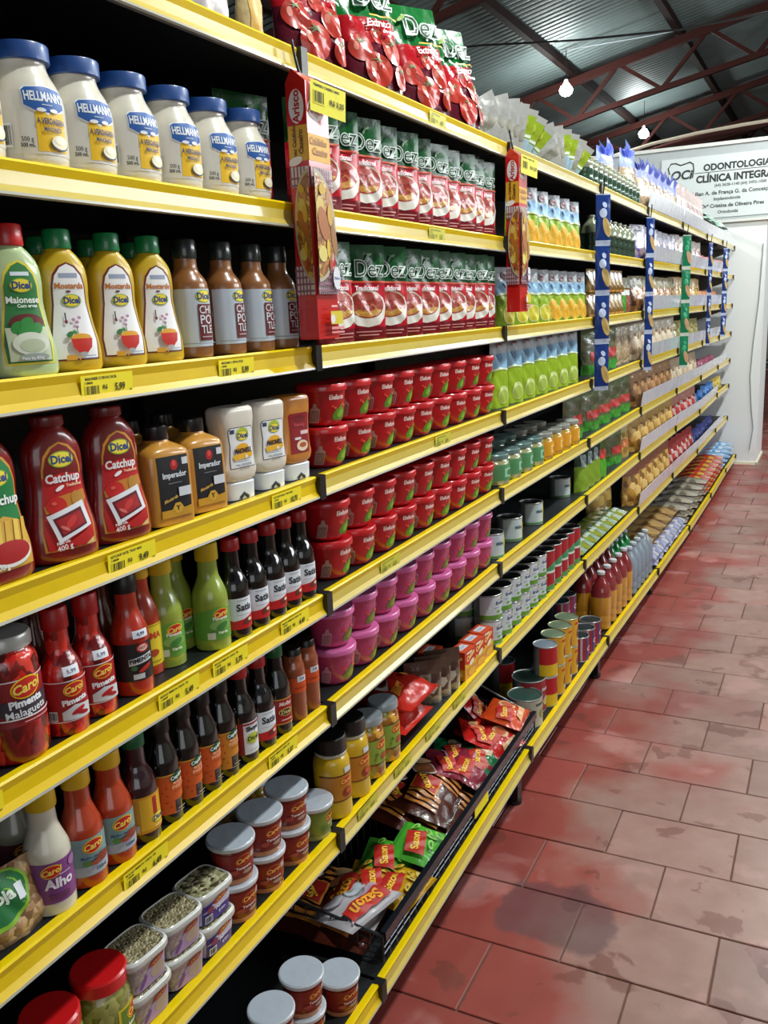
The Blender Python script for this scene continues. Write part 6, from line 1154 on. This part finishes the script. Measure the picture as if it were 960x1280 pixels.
def strip(loc, cols, n, label, w_=.075, h=.155, group='hanging sachet strips'):
    r = empty('hanging_sachet_strip', loc, -.85); tag(r, label, 'sachet strip', group)
    for i in range(n):
        P = Pouch(w_ * 1000, h * 1000, 14, False, i % 3, 1.5); o = P.mesh('sachet', [film(cols[0], .5, 40), film(cols[1], .5, 40)], r, [(14, 1), (h * 1000 - 4, 0), (h * 1000, 1)], 8, 12); o.location = (0, 0, -h * (i + 1))
        d = Dec(P, 1, .4, 6); q = w_ * 1000
        d.ell(q * .22, h * 340, q * .26, h * 200, cols[2], 20); d.ell(-q * .05, h * 620, q * .25, h * 95, cols[3]); d.ell(q * .05, h * 780, q * .14, h * 60, cols[3], 30)
        dd = d.build('sachet_print', o)
    b = MB(); b.tube([(0, 0, 0), (.006, 0, .03), (.008, 0, .05)], .0025, 6); b.build('hook', [BLK], r); return r
BL = ('#1b3576', '#a9b4cc', '#b89a5a', '#b8c4e0')
strip((.030, 3.135, 1.688), BL, 4, 'blue hanging strip of four sachets at the third rail joint', .054, .163)
strip((.030, 3.99, 1.672), BL, 4, 'blue hanging strip of sachets at the fourth rail joint', .038, .158)
strip((.030, 5.01, 1.655), ('#14704a', '#b9c0b4', '#b8906a', '#2f9a6c'), 4, 'green hanging strip of sachets at the fifth rail joint', .050, .170)
strip((.030, 5.98, 1.66), BL, 4, 'narrow blue hanging strip at the sixth rail joint', .030, .155)
strip((.030, 6.80, 1.66), BL, 4, 'blue hanging strip at the seventh rail joint, near the white wall', .040, .15)

# ============ produce corner seen past the end wall
ps = empty('produce_stand', (0.42, 11.0, 0)); tag(ps, 'dark produce stand with greens beyond the white end wall', 'stand')
b = MB(); b.box((-.7, -.4, .55), (1.2, .4, .60)); b.box((-.7, -.4, 1.1), (1.2, .0, 1.14)); b.build('shelf_board', [M('#2a2c2c', .5)], ps)
for x in (-.66, 1.12): b = MB(); b.box((x, -.38, 0), (x + .05, -.33, 1.5)); b.box((x, .33, 0), (x + .05, .38, 1.5)); b.build('post', [M('#3a3c3c', .5)], ps)
b = MB(); b.tube([(-.7, -.42, .62), (1.2, -.42, .62)], .012, 6); b.build('rail', [M('#9aa0a0', .3, metal=.6)], ps)
GL = M('#3c6a2a', .6, var=.35, vscale=20)
def veg():
    b = MB(); r = random.Random(5)
    for i in range(34):
        a = r.uniform(0, 6.28); l = r.uniform(.07, .13); t = r.uniform(.2, 1.2); c = Vector((0, 0, .004)); d_ = Vector((cos(a) * cos(t), sin(a) * cos(t), sin(t))); s_ = d_.cross(Vector((0, 0, 1))).normalized() * .03
        b.add([c, c + d_ * l * .6 + s_, c + d_ * l + Vector((0, 0, -.01)), c + d_ * l * .6 - s_], [(0, 1, 2, 3)])
    return b.build('lettuce', [GL])
v0 = None
for i, (x, y, z) in enumerate([(-.18 + .17 * a, 10.72 + .2 * c, .601) for a in range(6) for c in range(2)] + [(-.18 + .17 * a, 10.75, 1.141) for a in range(6)]):
    if v0 is None: v = v0 = veg()
    else: v = v0.copy(); C.objects.link(v)
    v.location = (x, y, z); v.rotation_euler = (0, 0, i * 1.3); v['label'] = f"green lettuce head on the {'upper board' if z > 1 else 'lower board'} of the produce stand, {ORD[i // 2 if i < 12 else i - 12]} from left" + ('' if z > 1 else [', front', ', back'][i % 2]); v['category'] = 'lettuce'; v['group'] = 'lettuces on the stand'
